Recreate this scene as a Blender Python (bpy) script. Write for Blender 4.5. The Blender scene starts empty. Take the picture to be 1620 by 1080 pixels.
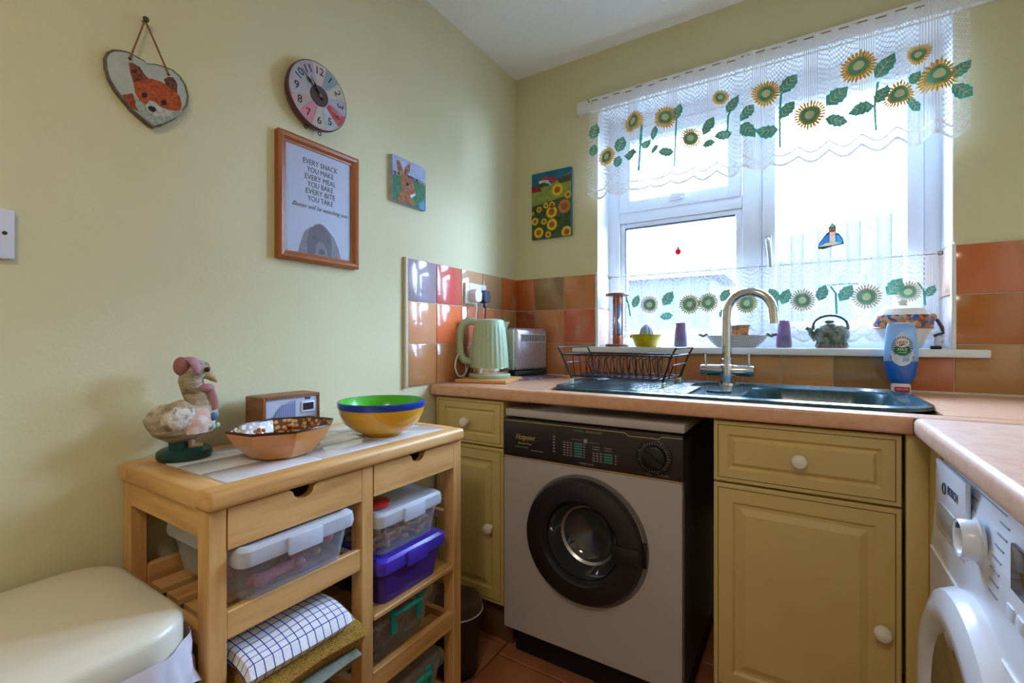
import bpy, bmesh, math, random
from mathutils import Vector, Matrix
PI = math.pi
R = random.Random(7)
S = bpy.context.scene
C = S.collection

# ---------------------------------------------------------------- camera, world, exposure
cd = bpy.data.cameras.new('camera'); cam = bpy.data.objects.new('camera', cd); C.objects.link(cam)
F, U0, V0 = 731.0, 806.0, 537.3
cd.sensor_width = 36.0; cd.lens = F * 36.0 / 1620.0
cd.shift_x = (810 - U0) / 1620.0; cd.shift_y = -(540 - V0) / 1620.0
cd.clip_start = 0.02
cam.location = (1.183, -1.926, 1.07)
cam.rotation_euler = (PI / 2, 0, math.radians(32.35))
S.camera = cam
S.view_settings.view_transform = 'Standard'; S.view_settings.look = 'None'
S.view_settings.gamma = 1.0; S.view_settings.use_curve_mapping = False
S.view_settings.exposure = 0.0
S.cycles.use_denoising = True
S.cycles.transparent_max_bounces = 24
S.cycles.max_bounces = 10; S.cycles.diffuse_bounces = 5
S.cycles.sample_clamp_indirect = 6.0
w = bpy.data.worlds.new('sky'); S.world = w; w.use_nodes = True
bgn = w.node_tree.nodes['Background']
bgn.inputs[0].default_value = (0.44, 0.65, 1.0, 1); bgn.inputs[1].default_value = 66.0

def portal(loc, rot, sx, sy):
    l = bpy.data.lights.new('daylight_portal', 'AREA'); l.shape = 'RECTANGLE'; l.size = sx; l.size_y = sy
    l.cycles.is_portal = True
    o = bpy.data.objects.new('daylight_portal', l); C.objects.link(o); o.location = loc; o.rotation_euler = rot
portal((1.0, 0.26, 1.57), (-PI / 2, 0, 0), 1.2, 1.1)          # the kitchen window

# ---------------------------------------------------------------- materials
def lin(c):
    if isinstance(c, str):
        c = tuple(int(c[i:i + 2], 16) / 255 for i in (0, 2, 4))
    return tuple(((v / 12.92) if v <= .04045 else ((v + .055) / 1.055) ** 2.4) for v in c[:3]) + (1.0,)
MATS = {}
def M(name, col, rough=.5, metal=0.0, noise=None, bump=None, coat=0.0, trans=0.0, alpha=1.0, emit=None, objcol=False, ior=1.45, stretch=(1, 1, 1), spec=.5, sss=0):
    """noise=(scale, second colour, low, high); bump=(scale, strength)"""
    if name in MATS: return MATS[name]
    m = bpy.data.materials.new(name); m.use_nodes = True; MATS[name] = m
    nt = m.node_tree; n = nt.nodes; L = nt.links; b = n['Principled BSDF']
    b.inputs['Roughness'].default_value = rough; b.inputs['Metallic'].default_value = metal
    b.inputs['IOR'].default_value = ior; b.inputs['Coat Weight'].default_value = coat
    b.inputs['Transmission Weight'].default_value = trans; b.inputs['Alpha'].default_value = alpha
    b.inputs['Specular IOR Level'].default_value = spec
    if sss: b.inputs['Subsurface Weight'].default_value = sss; b.inputs['Subsurface Radius'].default_value = (.01, .01, .01)
    b.inputs['Base Color'].default_value = lin(col)
    if emit: b.inputs['Emission Color'].default_value = lin(emit[0]); b.inputs['Emission Strength'].default_value = emit[1]
    tc = n.new('ShaderNodeTexCoord'); mp = n.new('ShaderNodeMapping'); mp.inputs['Scale'].default_value = stretch
    L.new(tc.outputs['Object'], mp.inputs[0])
    src = None
    if objcol:
        oi = n.new('ShaderNodeObjectInfo'); src = oi.outputs['Color']
        L.new(src, b.inputs['Base Color'])
    if noise:
        t = n.new('ShaderNodeTexNoise'); t.inputs['Scale'].default_value = noise[0]; t.inputs['Detail'].default_value = 5
        if objcol:                                            # every tile gets its own patch of the noise
            ad = n.new('ShaderNodeVectorMath'); ad.operation = 'ADD'
            ml = n.new('ShaderNodeVectorMath'); ml.operation = 'SCALE'; ml.inputs[3].default_value = 37.0
            cx = n.new('ShaderNodeCombineXYZ'); L.new(oi.outputs['Random'], cx.inputs[0]); L.new(oi.outputs['Random'], cx.inputs[1])
            L.new(cx.outputs[0], ml.inputs[0]); L.new(mp.outputs[0], ad.inputs[0]); L.new(ml.outputs[0], ad.inputs[1]); L.new(ad.outputs[0], t.inputs[0])
        else: L.new(mp.outputs[0], t.inputs[0])
        r = n.new('ShaderNodeMapRange'); r.inputs[1].default_value = noise[2]; r.inputs[2].default_value = noise[3]
        L.new(t.outputs[0], r.inputs[0])
        mx = n.new('ShaderNodeMix'); mx.data_type = 'RGBA'; L.new(r.outputs[0], mx.inputs[0])
        if src is not None: L.new(src, mx.inputs[6])
        else: mx.inputs[6].default_value = lin(col)
        mx.inputs[7].default_value = lin(noise[1]); L.new(mx.outputs[2], b.inputs['Base Color'])
    if bump:
        t2 = n.new('ShaderNodeTexNoise'); t2.inputs['Scale'].default_value = bump[0]; t2.inputs['Detail'].default_value = 3
        L.new(mp.outputs[0], t2.inputs[0]); bp = n.new('ShaderNodeBump'); bp.inputs['Strength'].default_value = bump[1]; bp.inputs['Distance'].default_value = .01
        L.new(t2.outputs[0], bp.inputs['Height']); L.new(bp.outputs[0], b.inputs['Normal'])
    return m

def wood(axis, name='beech', a='d8a868', b_='bf8a50', rough=.42):
    st = {'x': (1.5, 14, 14), 'y': (14, 1.5, 14), 'z': (14, 14, 1.5)}[axis]
    return M(name + '_' + axis, a, rough, noise=(3.2, b_, .42, .72), bump=(6, .06), stretch=st)

def facing(n, L):
    lw = n.new('ShaderNodeLayerWeight'); lw.inputs[0].default_value = .5
    p = n.new('ShaderNodeMath'); p.operation = 'POWER'; p.inputs[1].default_value = 4.0; L.new(lw.outputs['Facing'], p.inputs[0])
    q = n.new('ShaderNodeMath'); q.operation = 'MULTIPLY_ADD'; q.inputs[1].default_value = .7; q.inputs[2].default_value = .03; L.new(p.outputs[0], q.inputs[0])
    return q.outputs[0]
def clear(name, tint, clearness=.82, rough=.12):
    """thin see-through plastic or glass: mostly passes light straight on, with a surface gloss"""
    if name in MATS: return MATS[name]
    m = bpy.data.materials.new(name); m.use_nodes = True; MATS[name] = m
    nt = m.node_tree; n = nt.nodes; L = nt.links; n.remove(n['Principled BSDF'])
    tr = n.new('ShaderNodeBsdfTransparent'); tr.inputs[0].default_value = lin(tint)
    pb = n.new('ShaderNodeBsdfPrincipled'); pb.inputs['Base Color'].default_value = lin(tint); pb.inputs['Roughness'].default_value = rough
    fr = facing(n, L)
    mr = n.new('ShaderNodeMapRange'); mr.inputs[1].default_value = 0; mr.inputs[2].default_value = 1; mr.inputs[3].default_value = 1 - clearness; mr.inputs[4].default_value = 1.0
    L.new(fr, mr.inputs[0])
    mx = n.new('ShaderNodeMixShader'); L.new(mr.outputs[0], mx.inputs[0]); L.new(tr.outputs[0], mx.inputs[1]); L.new(pb.outputs[0], mx.inputs[2])
    L.new(mx.outputs[0], n['Material Output'].inputs[0])
    return m

def window_glass():
    m = bpy.data.materials.new('window_glass'); m.use_nodes = True; MATS['window_glass'] = m
    nt = m.node_tree; n = nt.nodes; L = nt.links; n.remove(n['Principled BSDF'])
    tr = n.new('ShaderNodeBsdfTransparent'); gl = n.new('ShaderNodeBsdfGlossy'); gl.inputs['Roughness'].default_value = .02
    fr = facing(n, L)
    df = n.new('ShaderNodeBsdfDiffuse'); df.inputs[0].default_value = (.9, .93, 1, 1)      # rain drops and dirt on the pane
    tc = n.new('ShaderNodeTexCoord'); vo = n.new('ShaderNodeTexVoronoi'); vo.inputs['Scale'].default_value = 75
    L.new(tc.outputs['Object'], vo.inputs[0])
    mr = n.new('ShaderNodeMapRange'); mr.inputs[1].default_value = .16; mr.inputs[2].default_value = .10; mr.inputs[3].default_value = 0; mr.inputs[4].default_value = .35
    L.new(vo.outputs['Distance'], mr.inputs[0])
    a = n.new('ShaderNodeMixShader'); L.new(mr.outputs[0], a.inputs[0]); L.new(tr.outputs[0], a.inputs[1]); L.new(df.outputs[0], a.inputs[2])
    b = n.new('ShaderNodeMixShader'); L.new(fr, b.inputs[0]); L.new(a.outputs[0], b.inputs[1]); L.new(gl.outputs[0], b.inputs[2])
    L.new(b.outputs[0], n['Material Output'].inputs[0]); return m

def lace():
    """white net: real holes by transparency, laid out on the cloth's own UVs in metres (v counts up from the scalloped hem)"""
    m = bpy.data.materials.new('lace_net'); m.use_nodes = True; MATS['lace_net'] = m
    nt = m.node_tree; n = nt.nodes; L = nt.links; n.remove(n['Principled BSDF'])
    uv = n.new('ShaderNodeUVMap'); sp = n.new('ShaderNodeSeparateXYZ'); L.new(uv.outputs[0], sp.inputs[0])
    def ma(op, a, b=None, c=None):
        k = n.new('ShaderNodeMath'); k.operation = op
        for i, v in enumerate((a, b, c)):
            if v is None: continue
            if isinstance(v, (int, float)): k.inputs[i].default_value = v
            else: L.new(v, k.inputs[i])
        return k.outputs[0]
    u, v = sp.outputs[0], sp.outputs[1]; p = .0165
    s1 = ma('SINE', ma('MULTIPLY', ma('ADD', u, v), PI / p)); s2 = ma('SINE', ma('MULTIPLY', ma('SUBTRACT', u, v), PI / p))
    dia = ma('LESS_THAN', ma('ABSOLUTE', ma('MULTIPLY', s1, s2)), .30)                     # thread of the diamond mesh
    st = ma('GREATER_THAN', ma('SINE', ma('MULTIPLY', u, 2 * PI / .0075)), -.35)            # thread of the ribbed bands
    band = ma('GREATER_THAN', ma('SINE', ma('MULTIPLY', u, 2 * PI / .19)), .62)
    pat = ma('ADD', ma('MULTIPLY', dia, ma('SUBTRACT', 1, band)), ma('MULTIPLY', st, band))
    hem = ma('MAXIMUM', ma('LESS_THAN', v, .010), ma('MULTIPLY', ma('GREATER_THAN', v, .034), ma('LESS_THAN', v, .041)))
    fac = ma('MAXIMUM', ma('MULTIPLY', pat, .84), hem)
    fac = ma('MAXIMUM', fac, .16)
    tr = n.new('ShaderNodeBsdfTransparent'); df = n.new('ShaderNodeBsdfDiffuse'); tl = n.new('ShaderNodeBsdfTranslucent')
    df.inputs[0].default_value = (.92, .92, .9, 1); tl.inputs[0].default_value = (.92, .92, .9, 1)
    c = n.new('ShaderNodeMixShader'); c.inputs[0].default_value = .04; L.new(df.outputs[0], c.inputs[1]); L.new(tl.outputs[0], c.inputs[2])
    x = n.new('ShaderNodeMixShader'); L.new(fac, x.inputs[0]); L.new(tr.outputs[0], x.inputs[1]); L.new(c.outputs[0], x.inputs[2])
    L.new(x.outputs[0], n['Material Output'].inputs[0]); return m

def check_cloth():
    m = bpy.data.materials.new('blue_check_cotton'); m.use_nodes = True; MATS['blue_check_cotton'] = m
    nt = m.node_tree; n = nt.nodes; L = nt.links; b = n['Principled BSDF']; b.inputs['Roughness'].default_value = .95
    uv = n.new('ShaderNodeUVMap'); br = n.new('ShaderNodeTexBrick'); br.offset = 0; br.inputs['Scale'].default_value = 1
    br.inputs['Color1'].default_value = lin('e6e6ea'); br.inputs['Color2'].default_value = lin('dedfe6'); br.inputs['Mortar'].default_value = lin('1d3f8f')
    br.inputs['Brick Width'].default_value = .0165; br.inputs['Row Height'].default_value = .0165; br.inputs['Mortar Size'].default_value = .0011; br.inputs['Mortar Smooth'].default_value = .2
    L.new(uv.outputs[0], br.inputs[0]); L.new(br.outputs[0], b.inputs['Base Color'])
    t2 = n.new('ShaderNodeTexNoise'); t2.inputs['Scale'].default_value = 300; bp = n.new('ShaderNodeBump'); bp.inputs['Strength'].default_value = .3; bp.inputs['Distance'].default_value = .004
    L.new(uv.outputs[0], t2.inputs[0]); L.new(t2.outputs[0], bp.inputs['Height']); L.new(bp.outputs[0], b.inputs['Normal']); return m

PAINT = M('yellow_wall_paint', 'd6d0aa', .75, bump=(120, .05), noise=(1.5, 'd0c89e', .4, .7))
CEIL = M('white_ceiling_paint', 'f2f1ee', .9, bump=(60, .1))
WHITE = M('white_plastic', 'e9ebee', .3); UPVC = M('white_upvc', 'e8edf4', .25)
TILE = M('glazed_terracotta', 'c47a4a', .13, noise=(7, 'b4906a', .52, .82), bump=(9, .16), objcol=True, coat=.35)
GROUT = M('grey_grout', 'd3c6b4', .9); FGROUT = M('dark_grout', '3c2a20', .9)
FTILE = M('terracotta_floor', 'b0704a', .35, noise=(6, '8a5236', .45, .75), objcol=False)
CREAM = M('cream_cabinet_paint', 'd0b878', .42, noise=(2.2, 'c3a864', .4, .75))
KNOB = M('white_ceramic', 'e6dfd2', .22)
WORK = M('pink_beige_laminate', 'd5a483', .30, noise=(40, 'cf9a76', .45, .65), bump=(200, .02))
CHROME = M('chrome', 'd5d5d8', .12, metal=1.0); STEEL = M('brushed_steel', 'b9b9bd', .32, metal=1.0)
BLACK = M('black_plastic', '17171a', .35); DARK = M('dark_shadow', '0b0b0c', .9)
GLASS = window_glass(); LACE = lace()

# ---------------------------------------------------------------- mesh helpers
WM = {}
class MB:
    def __init__(s): s.v = []; s.f = []; s.m = []; s.s = []
    def add(s, vs, fs, m=0, smooth=False):
        k = len(s.v); s.v += [Vector(p) for p in vs]
        for f in fs: s.f.append([i + k for i in f]); s.m.append(m); s.s.append(smooth)
        return s
    def box(s, x0, x1, y0, y1, z0, z1, m=0, bev=0, seg=2):
        if bev <= 0:
            return s.add([(x0, y0, z0), (x1, y0, z0), (x1, y1, z0), (x0, y1, z0), (x0, y0, z1), (x1, y0, z1), (x1, y1, z1), (x0, y1, z1)],
                         [(0, 3, 2, 1), (4, 5, 6, 7), (0, 1, 5, 4), (1, 2, 6, 5), (2, 3, 7, 6), (3, 0, 4, 7)], m)
        bm = bmesh.new(); bmesh.ops.create_cube(bm, size=1)
        for q in bm.verts: q.co = ((x0 + x1) / 2 + q.co.x * (x1 - x0), (y0 + y1) / 2 + q.co.y * (y1 - y0), (z0 + z1) / 2 + q.co.z * (z1 - z0))
        bmesh.ops.bevel(bm, geom=bm.edges[:], offset=bev, segments=seg, affect='EDGES', profile=.5)
        bm.verts.index_update(); s.add([q.co.copy() for q in bm.verts], [[q.index for q in f.verts] for f in bm.faces], m, seg > 1); bm.free(); return s
    def lathe(s, prof, c=(0, 0, 0), n=28, m=0, smooth=True, sx=1, sy=1, axis='z', mf=None, caps=True):
        vs = []; fs = []; ms = []
        for r, z in prof:
            for i in range(n):
                a = 2 * PI * i / n; p = (r * math.cos(a) * sx, r * math.sin(a) * sy, z)
                if axis == 'x': p = (p[2], p[0], p[1])
                elif axis == 'y': p = (p[0], p[2], p[1])
                vs.append((p[0] + c[0], p[1] + c[1], p[2] + c[2]))
        for j in range(len(prof) - 1):
            for i in range(n):
                q = (j * n + i, j * n + (i + 1) % n, (j + 1) * n + (i + 1) % n, (j + 1) * n + i)
                fs.append(q); ms.append(mf(j) if mf else m)
        k = len(s.v); s.v += [Vector(p) for p in vs]
        for f, mm in zip(fs, ms): s.f.append([i + k for i in f]); s.m.append(mm); s.s.append(smooth)
        for j, rev in ((0, True), (len(prof) - 1, False)) if caps else ():
            if prof[j][0] > 1e-5:
                l = [k + j * n + i for i in range(n)]; s.f.append(l[::-1] if rev else l); s.m.append(mf(min(j, len(prof) - 2)) if mf else m); s.s.append(False)
        return s
    def tube(s, path, rad, n=8, m=0, closed=False, flat=(1, 1), up=None):
        P = [Vector(p) for p in path]; K = len(P)
        if not isinstance(rad, (list, tuple)): rad = [rad] * K
        vs = []; prev = None
        for i, p in enumerate(P):
            a = P[(i - 1) % K] if (closed or i > 0) else p; b = P[(i + 1) % K] if (closed or i < K - 1) else p
            t = (b - a).normalized()
            if up is not None: x = Vector(up).cross(t)
            elif prev is None: x = t.orthogonal()
            else: x = prev - t * prev.dot(t)
            if x.length < 1e-6: x = t.orthogonal()
            x.normalize(); prev = x; y = t.cross(x)
            for j in range(n):
                a_ = 2 * PI * j / n; vs.append(p + (x * math.cos(a_) * flat[0] + y * math.sin(a_) * flat[1]) * rad[i])
        fs = []
        for i in range(K if closed else K - 1):
            for j in range(n):
                fs.append((i * n + j, i * n + (j + 1) % n, ((i + 1) % K) * n + (j + 1) % n, ((i + 1) % K) * n + j))
        if not closed: fs += [tuple(range(n))[::-1], tuple((K - 1) * n + j for j in range(n))]
        return s.add(vs, fs, m, True)
    def ell(s, c, r, n=16, m=0, k=10):
        return s.lathe([(max(1e-6, math.sin(PI * j / k)) if 0 < j < k else 1e-6, -math.cos(PI * j / k) * r[2]) for j in range(k + 1)], c, n, m, True, r[0], r[1])
    def prism(s, poly, fn, d, m=0):
        """polygon in 2-D, fn(a,b)->3-D point, d = thickness vector"""
        a = [Vector(fn(*p)) for p in poly]; d = Vector(d); k = len(a)
        return s.add([p for p in a] + [p + d for p in a], [list(range(k))[::-1], [k + i for i in range(k)]] + [(i, (i + 1) % k, k + (i + 1) % k, k + i) for i in range(k)], m)
    def build(s, name, mats, parent=None, world=True, uv=None):
        me = bpy.data.meshes.new(name)
        inv = WM[parent.name].inverted() if (parent is not None and world) else None
        me.from_pydata([(inv @ p) if inv else p for p in s.v], [], s.f)
        for mt in (mats if isinstance(mats, (list, tuple)) else [mats]): me.materials.append(mt)
        me.polygons.foreach_set('material_index', s.m); me.polygons.foreach_set('use_smooth', s.s)
        if uv:
            l = me.uv_layers.new(name='UVMap')
            for lp in me.loops: l.data[lp.index].uv = uv[lp.vertex_index]
        me.validate(); me.update()
        if any(s.s): me.set_sharp_from_angle(angle=math.radians(42))
        o = bpy.data.objects.new(name, me); C.objects.link(o)
        if parent is not None: o.parent = parent; WM[o.name] = WM[parent.name]
        else: WM[o.name] = Matrix.Identity(4)
        return o
def tag(o, label=None, cat=None, group=None, kind=None):
    if label: o['label'] = label
    if cat: o['category'] = cat
    if group: o['group'] = group
    if kind: o['kind'] = kind
    return o
def thing(name, label, cat, loc=(0, 0, 0), rz=0, group=None, kind=None):
    o = bpy.data.objects.new(name, None); C.objects.link(o); o.empty_display_size = .05
    o.location = loc; o.rotation_euler = (0, 0, rz); WM[o.name] = Matrix.Translation(Vector(loc)) @ Matrix.Rotation(rz, 4, 'Z')
    return tag(o, label, cat, group, kind)
def piece(name, me, parent, loc, color=None, rot=None):
    o = bpy.data.objects.new(name, me); C.objects.link(o); o.parent = parent
    o.location = WM[parent.name].inverted() @ Vector(loc)
    if rot: o.rotation_euler = rot
    if color: o.color = lin(color)
    WM[o.name] = WM[parent.name]; return o
def copy_tree(o, loc, rz=None, label=None):
    c = o.copy(); C.objects.link(c); c.location = loc
    if rz is not None: c.rotation_euler[2] = rz
    if label: c['label'] = label
    for ch in list(o.children):
        d = ch.copy(); C.objects.link(d); d.parent = c
        for g in list(ch.children):
            e = g.copy(); C.objects.link(e); e.parent = d
    return c
def smooth(path, k=6):
    P = [Vector(p) for p in path]; out = []
    for i in range(len(P) - 1):
        a, b, c, d = P[max(0, i - 1)], P[i], P[i + 1], P[min(len(P) - 1, i + 2)]
        for j in range(k):
            t = j / k; out.append(.5 * ((2 * b) + (c - a) * t + (2 * a - 5 * b + 4 * c - d) * t * t + (3 * b - a - 3 * c + d) * t ** 3))
    return out + [P[-1]]
def arc(cx, cy, r, a0, a1, n=12, ry=None):
    return [(cx + r * math.cos(math.radians(a0 + (a1 - a0) * i / n)), cy + (ry or r) * math.sin(math.radians(a0 + (a1 - a0) * i / n))) for i in range(n + 1)]
def rrect(x0, x1, y0, y1, r, n=5):
    return arc(x1 - r, y1 - r, r, 0, 90, n) + arc(x0 + r, y1 - r, r, 90, 180, n) + arc(x0 + r, y0 + r, r, 180, 270, n) + arc(x1 - r, y0 + r, r, 270, 360, n)
LEFT = Matrix(((0, 0, 1), (1, 0, 0), (0, 1, 0)))     # text on the left wall: reads along +y, faces +x
BACK = Matrix(((1, 0, 0), (0, 0, -1), (0, 1, 0)))    # text on things that face the room from the window side
RIGHT = Matrix(((0, 0, -1), (-1, 0, 0), (0, 1, 0)))  # text on things that face -x
def text(s, size, at, rot, mat, parent, name='lettering', shear=0, width=None, align='CENTER', roll=0, th=.0004):
    cu = bpy.data.curves.new('t', 'FONT'); cu.body = s; cu.size = size; cu.shear = shear; cu.align_x = align; cu.align_y = 'CENTER'; cu.extrude = th; cu.resolution_u = 3
    t = bpy.data.objects.new('t', cu); C.objects.link(t)
    dg = bpy.context.evaluated_depsgraph_get(); me = bpy.data.meshes.new_from_object(t.evaluated_get(dg)); bpy.data.objects.remove(t); bpy.data.curves.remove(cu)
    xs = [q.co.x for q in me.vertices]
    k = 1.0 if (width is None or not xs) else width / (max(xs) - min(xs))
    T = Matrix.Translation(Vector(at)) @ rot.to_4x4() @ Matrix.Rotation(roll, 4, 'Z') @ Matrix.Diagonal((k, 1, 1, 1))
    me.transform(WM[parent.name].inverted() @ T)
    me.materials.clear(); me.materials.append(mat); me.name = name
    o = bpy.data.objects.new(name, me); C.objects.link(o); o.parent = parent; WM[o.name] = WM[parent.name]; return o

INK = M('black_ink', '1c1a1c', .6)

# ---------------------------------------------------------------- room shell
def struct(name, mb, m): return tag(mb.build(name, m), kind='structure')
CZ = 2.335
wl = struct('wall_left', MB().box(-.12, 0, -3.5, .32, 0, CZ), PAINT)
X0, X1, Z0, Z1, RD = .42, 1.576, 1.018, 2.07, .14
wb = MB()
wb.box(-.12, X0, 0, .28, 0, CZ); wb.box(X1, 2.12, 0, .28, 0, CZ); wb.box(X0, X1, 0, .28, 0, Z0); wb.box(X0, X1, 0, .28, Z1, CZ)
wk = struct('wall_back', wb, PAINT)
struct('wall_right', MB().box(2.0, 2.12, -3.5, .32, 0, CZ), PAINT)
struct('wall_rear', MB().box(-.12, 2.12, -3.5, -3.4, 0, CZ), PAINT)
struct('ceiling', MB().box(-.12, 2.12, -3.5, .32, CZ, CZ + .1), CEIL)
fl = struct('floor', MB().box(-.12, 2.12, -3.5, .32, -.06, -.006), FGROUT)
ftm = MB().box(-.1625, .1625, -.1625, .1625, -.007, 0, bev=.002, seg=1).build('floor_tile', FTILE, fl); fm = ftm.data; bpy.data.objects.remove(ftm)
for i in range(-1, 6):
    xc = .303 - .165 + i * .33
    for j in range(-11, 2):
        yc = (-.56 if i < 1 else -.615) + .165 + j * .33
        if -.1 < xc + .1 and xc < 2.1 and yc > -3.5 and yc < .1: piece('floor_tile', fm, fl, (xc, yc, 0))

# splashback tiles (each its own piece on the wall that carries it)
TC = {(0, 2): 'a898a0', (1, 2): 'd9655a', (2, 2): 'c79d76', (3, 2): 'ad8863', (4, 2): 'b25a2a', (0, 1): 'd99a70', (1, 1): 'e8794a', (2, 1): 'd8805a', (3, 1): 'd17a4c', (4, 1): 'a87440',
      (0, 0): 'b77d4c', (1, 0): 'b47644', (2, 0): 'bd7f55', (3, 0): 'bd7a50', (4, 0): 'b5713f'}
def tile_mesh(wd, ht, axis):
    g = .0015; t = .008
    b = MB()
    if axis == 'L': b.box(0, t, g - wd / 2, wd / 2 - g, g, ht - g, bev=.0025)
    elif axis == 'B': b.box(g - wd / 2, wd / 2 - g, -t, 0, g, ht - g, bev=.0025)
    else: b.box(-t * axis, 0, g, wd - g, g, ht - g, bev=.0025) if axis > 0 else b.box(0, t, g, wd - g, g, ht - g, bev=.0025)
    o = b.build('tile', TILE); me = o.data; bpy.data.objects.remove(o); return me
pz = .152; ZB = .904
cache = {}
def tm(wd, ht, ax):
    k = (round(wd, 4), round(ht, 4), ax)
    if k not in cache: cache[k] = tile_mesh(*k)
    return cache[k]
MB().box(0, .005, -.742, 0, ZB, ZB + 3 * pz).build('grout', GROUT, wl)
ys = [-.742, -.589, -.437, -.285, -.133, 0]
for c in range(5):
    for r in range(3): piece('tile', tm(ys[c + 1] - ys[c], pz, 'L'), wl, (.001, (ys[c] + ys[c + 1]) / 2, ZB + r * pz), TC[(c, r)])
MB().box(0, .013, -.757, -.743, ZB - .003, ZB + 3 * pz + .002, bev=.003).build('edge_trim', M('beige_trim', 'c9bda2', .5), wl)
PAL = ['b5602f', '8d6f4c', 'b87a45', '9c4a2c', 'b98350', 'c06a45', 'c48a55', 'a97a4c', 'bb7f4e', 'b06a3c', 'a9774a', 'bd8654']
BT = {(0, 2): 'b25a2a', (1, 2): '8f7049', (2, 2): 'bb7842', (0, 1): '94452a', (1, 1): 'b9774a', (2, 1): 'bf6040', (0, 0): 'b2693c', (1, 0): 'bb7a4c', (2, 0): 'b4622f'}
gb = MB(); gb.box(0, X0, -.005, 0, ZB, ZB + 3 * pz); gb.box(X0, X1, -.005, 0, ZB, Z0); gb.box(X1, 2.0, -.005, 0, ZB, ZB + 3 * pz)
gb.build('grout', GROUT, wk)
xs = [0, .110, .262, .414]
for c in range(3):
    for r in range(3): piece('tile', tm(xs[c + 1] - xs[c], pz, 'B'), wk, ((xs[c] + xs[c + 1]) / 2, -.001, ZB + r * pz), BT[(c, r)])
xs = [.414, .566, .718, .872, .996, 1.12, 1.272, 1.424, 1.576]
for c, col in enumerate(['bf7448', 'c0804c', 'c07c48', 'b98550', 'bb8a58', 'c2915c', '9a7850', 'bb6a45']): piece('tile', tm(xs[c + 1] - xs[c], .113, 'B'), wk, ((xs[c] + xs[c + 1]) / 2, -.001, ZB), col)
xs = [1.576, 1.728, 1.88, 2.0]; RC = {(0, 2): 'c06a40', (0, 1): 'b0672f', (0, 0): 'b5834f'}
for c in range(3):
    for r in range(3): piece('tile', tm(xs[c + 1] - xs[c], pz, 'B'), wk, ((xs[c] + xs[c + 1]) / 2, -.001, ZB + r * pz), RC.get((c, r), PAL[(c * 3 + r) % 12]))
for r in range(2):       # the tiled window reveals
    piece('tile', tm(RD, pz + (.011 if r == 0 else 0), -1), wk, (X0, 0, 1.045 + r * .163), ['d9b79a', 'c9c2b0'][r])
    piece('tile', tm(RD, pz + (.011 if r == 0 else 0), 1), wk, (X1, 0, 1.045 + r * .163), ['c8b3a8', 'd8a688'][r])
for i, x in enumerate((X0 - .004, X1 - .008)):
    tag(MB().box(x, x + .012, -.011, .004, 1.04, 1.364, bev=.003).build('trim_%d' % (i + 1), WHITE), kind='structure')

# ---------------------------------------------------------------- the window
win = thing('window_1', None, None, (1.0, .15, 1.04), kind='structure')
Y0, Y1 = .135, .195
def bar(x0, x1, z0, z1, name, y0=Y0, y1=Y1, bev=.004): return MB().box(x0, x1, y0, y1, z0, z1, bev=bev).build(name, UPVC, win)
bar(X0, .475, 1.04, Z1, 'frame_jamb'); bar(1.53, X1, 1.04, Z1, 'frame_jamb'); bar(.475, 1.53, 1.04, 1.09, 'frame_rail'); bar(.475, 1.53, 2.02, Z1, 'frame_rail')
bar(.98, 1.05, 1.09, 2.02, 'mullion'); bar(.475, .98, 1.60, 1.655, 'transom')
def sash(x0, x1, z0, z1, wdt, name, y0, y1):
    b = MB(); b.box(x0, x0 + wdt, y0, y1, z0, z1, bev=.005); b.box(x1 - wdt, x1, y0, y1, z0, z1, bev=.005)
    b.box(x0 + wdt - .003, x1 - wdt + .003, y0, y1, z0, z0 + wdt, bev=.005); b.box(x0 + wdt - .003, x1 - wdt + .003, y0, y1, z1 - wdt, z1, bev=.005)
    o = b.build(name, UPVC, win)
    MB().box(x0 + wdt - .004, x1 - wdt + .004, y1 - .022, y1 - .018, z0 + wdt - .004, z1 - wdt + .004).build('pane', GLASS, o); return o
sash(.475, .98, 1.09, 1.60, .025, 'glazing_bead', Y0 + .012, Y1 - .005)
top = sash(.478, .977, 1.645, 2.015, .05, 'fanlight_sash', Y0 - .012, Y1 - .01)
cas = sash(1.052, 1.528, 1.092, 2.018, .045, 'casement_sash', Y0 - .012, Y1 - .01)
GASK = M('black_gasket', '2a2f3c', .6)
MB().box(.502, .954, Y0 + .008, Y0 + .012, 1.571, 1.577).box(.500, .504, Y0 + .008, Y0 + .012, 1.11, 1.575).build('gasket', GASK, win)
hb = MB(); hb.box(1.06, 1.084, Y0 - .022, Y0 - .012, 1.395, 1.475, bev=.005); hb.tube([(1.072, Y0 - .02, 1.452), (1.072, Y0 - .045, 1.452), (1.074, Y0 - .055, 1.44), (1.078, Y0 - .055, 1.40), (1.082, Y0 - .052, 1.345)], [.009, .009, .0095, .009, .007], 10)
hb.build('handle', M('grey_white_handle', 'c4c8ce', .3), cas)
hb = MB(); hb.box(.70, .755, Y0 - .03, Y0 - .012, 1.668, 1.688, bev=.004); hb.tube([(.715, Y0 - .03, 1.685), (.74, Y0 - .045, 1.682), (.775, Y0 - .045, 1.676)], [.011, .009, .006], 10); hb.build('latch_handle', WHITE, top)
sb = MB(); sb.box(.315, 1.65, -.035, .004, 1.016, 1.041, bev=.004); sb.box(X0 + .001, X1 - .001, 0, Y0 + .01, 1.019, 1.041); sb.build('window_sill', M('white_sill_gloss', 'e2e8ee', .25), win)
# reveal plaster is white
MB().box(X0, X0 + .003, .001, RD, 1.37, Z1).box(X1 - .003, X1, .001, RD, 1.37, Z1).box(X0, X1, .001, RD, Z1 - .003, Z1).build('reveal_plaster', M('white_gloss_paint', 'eef0f2', .4), win)
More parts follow.
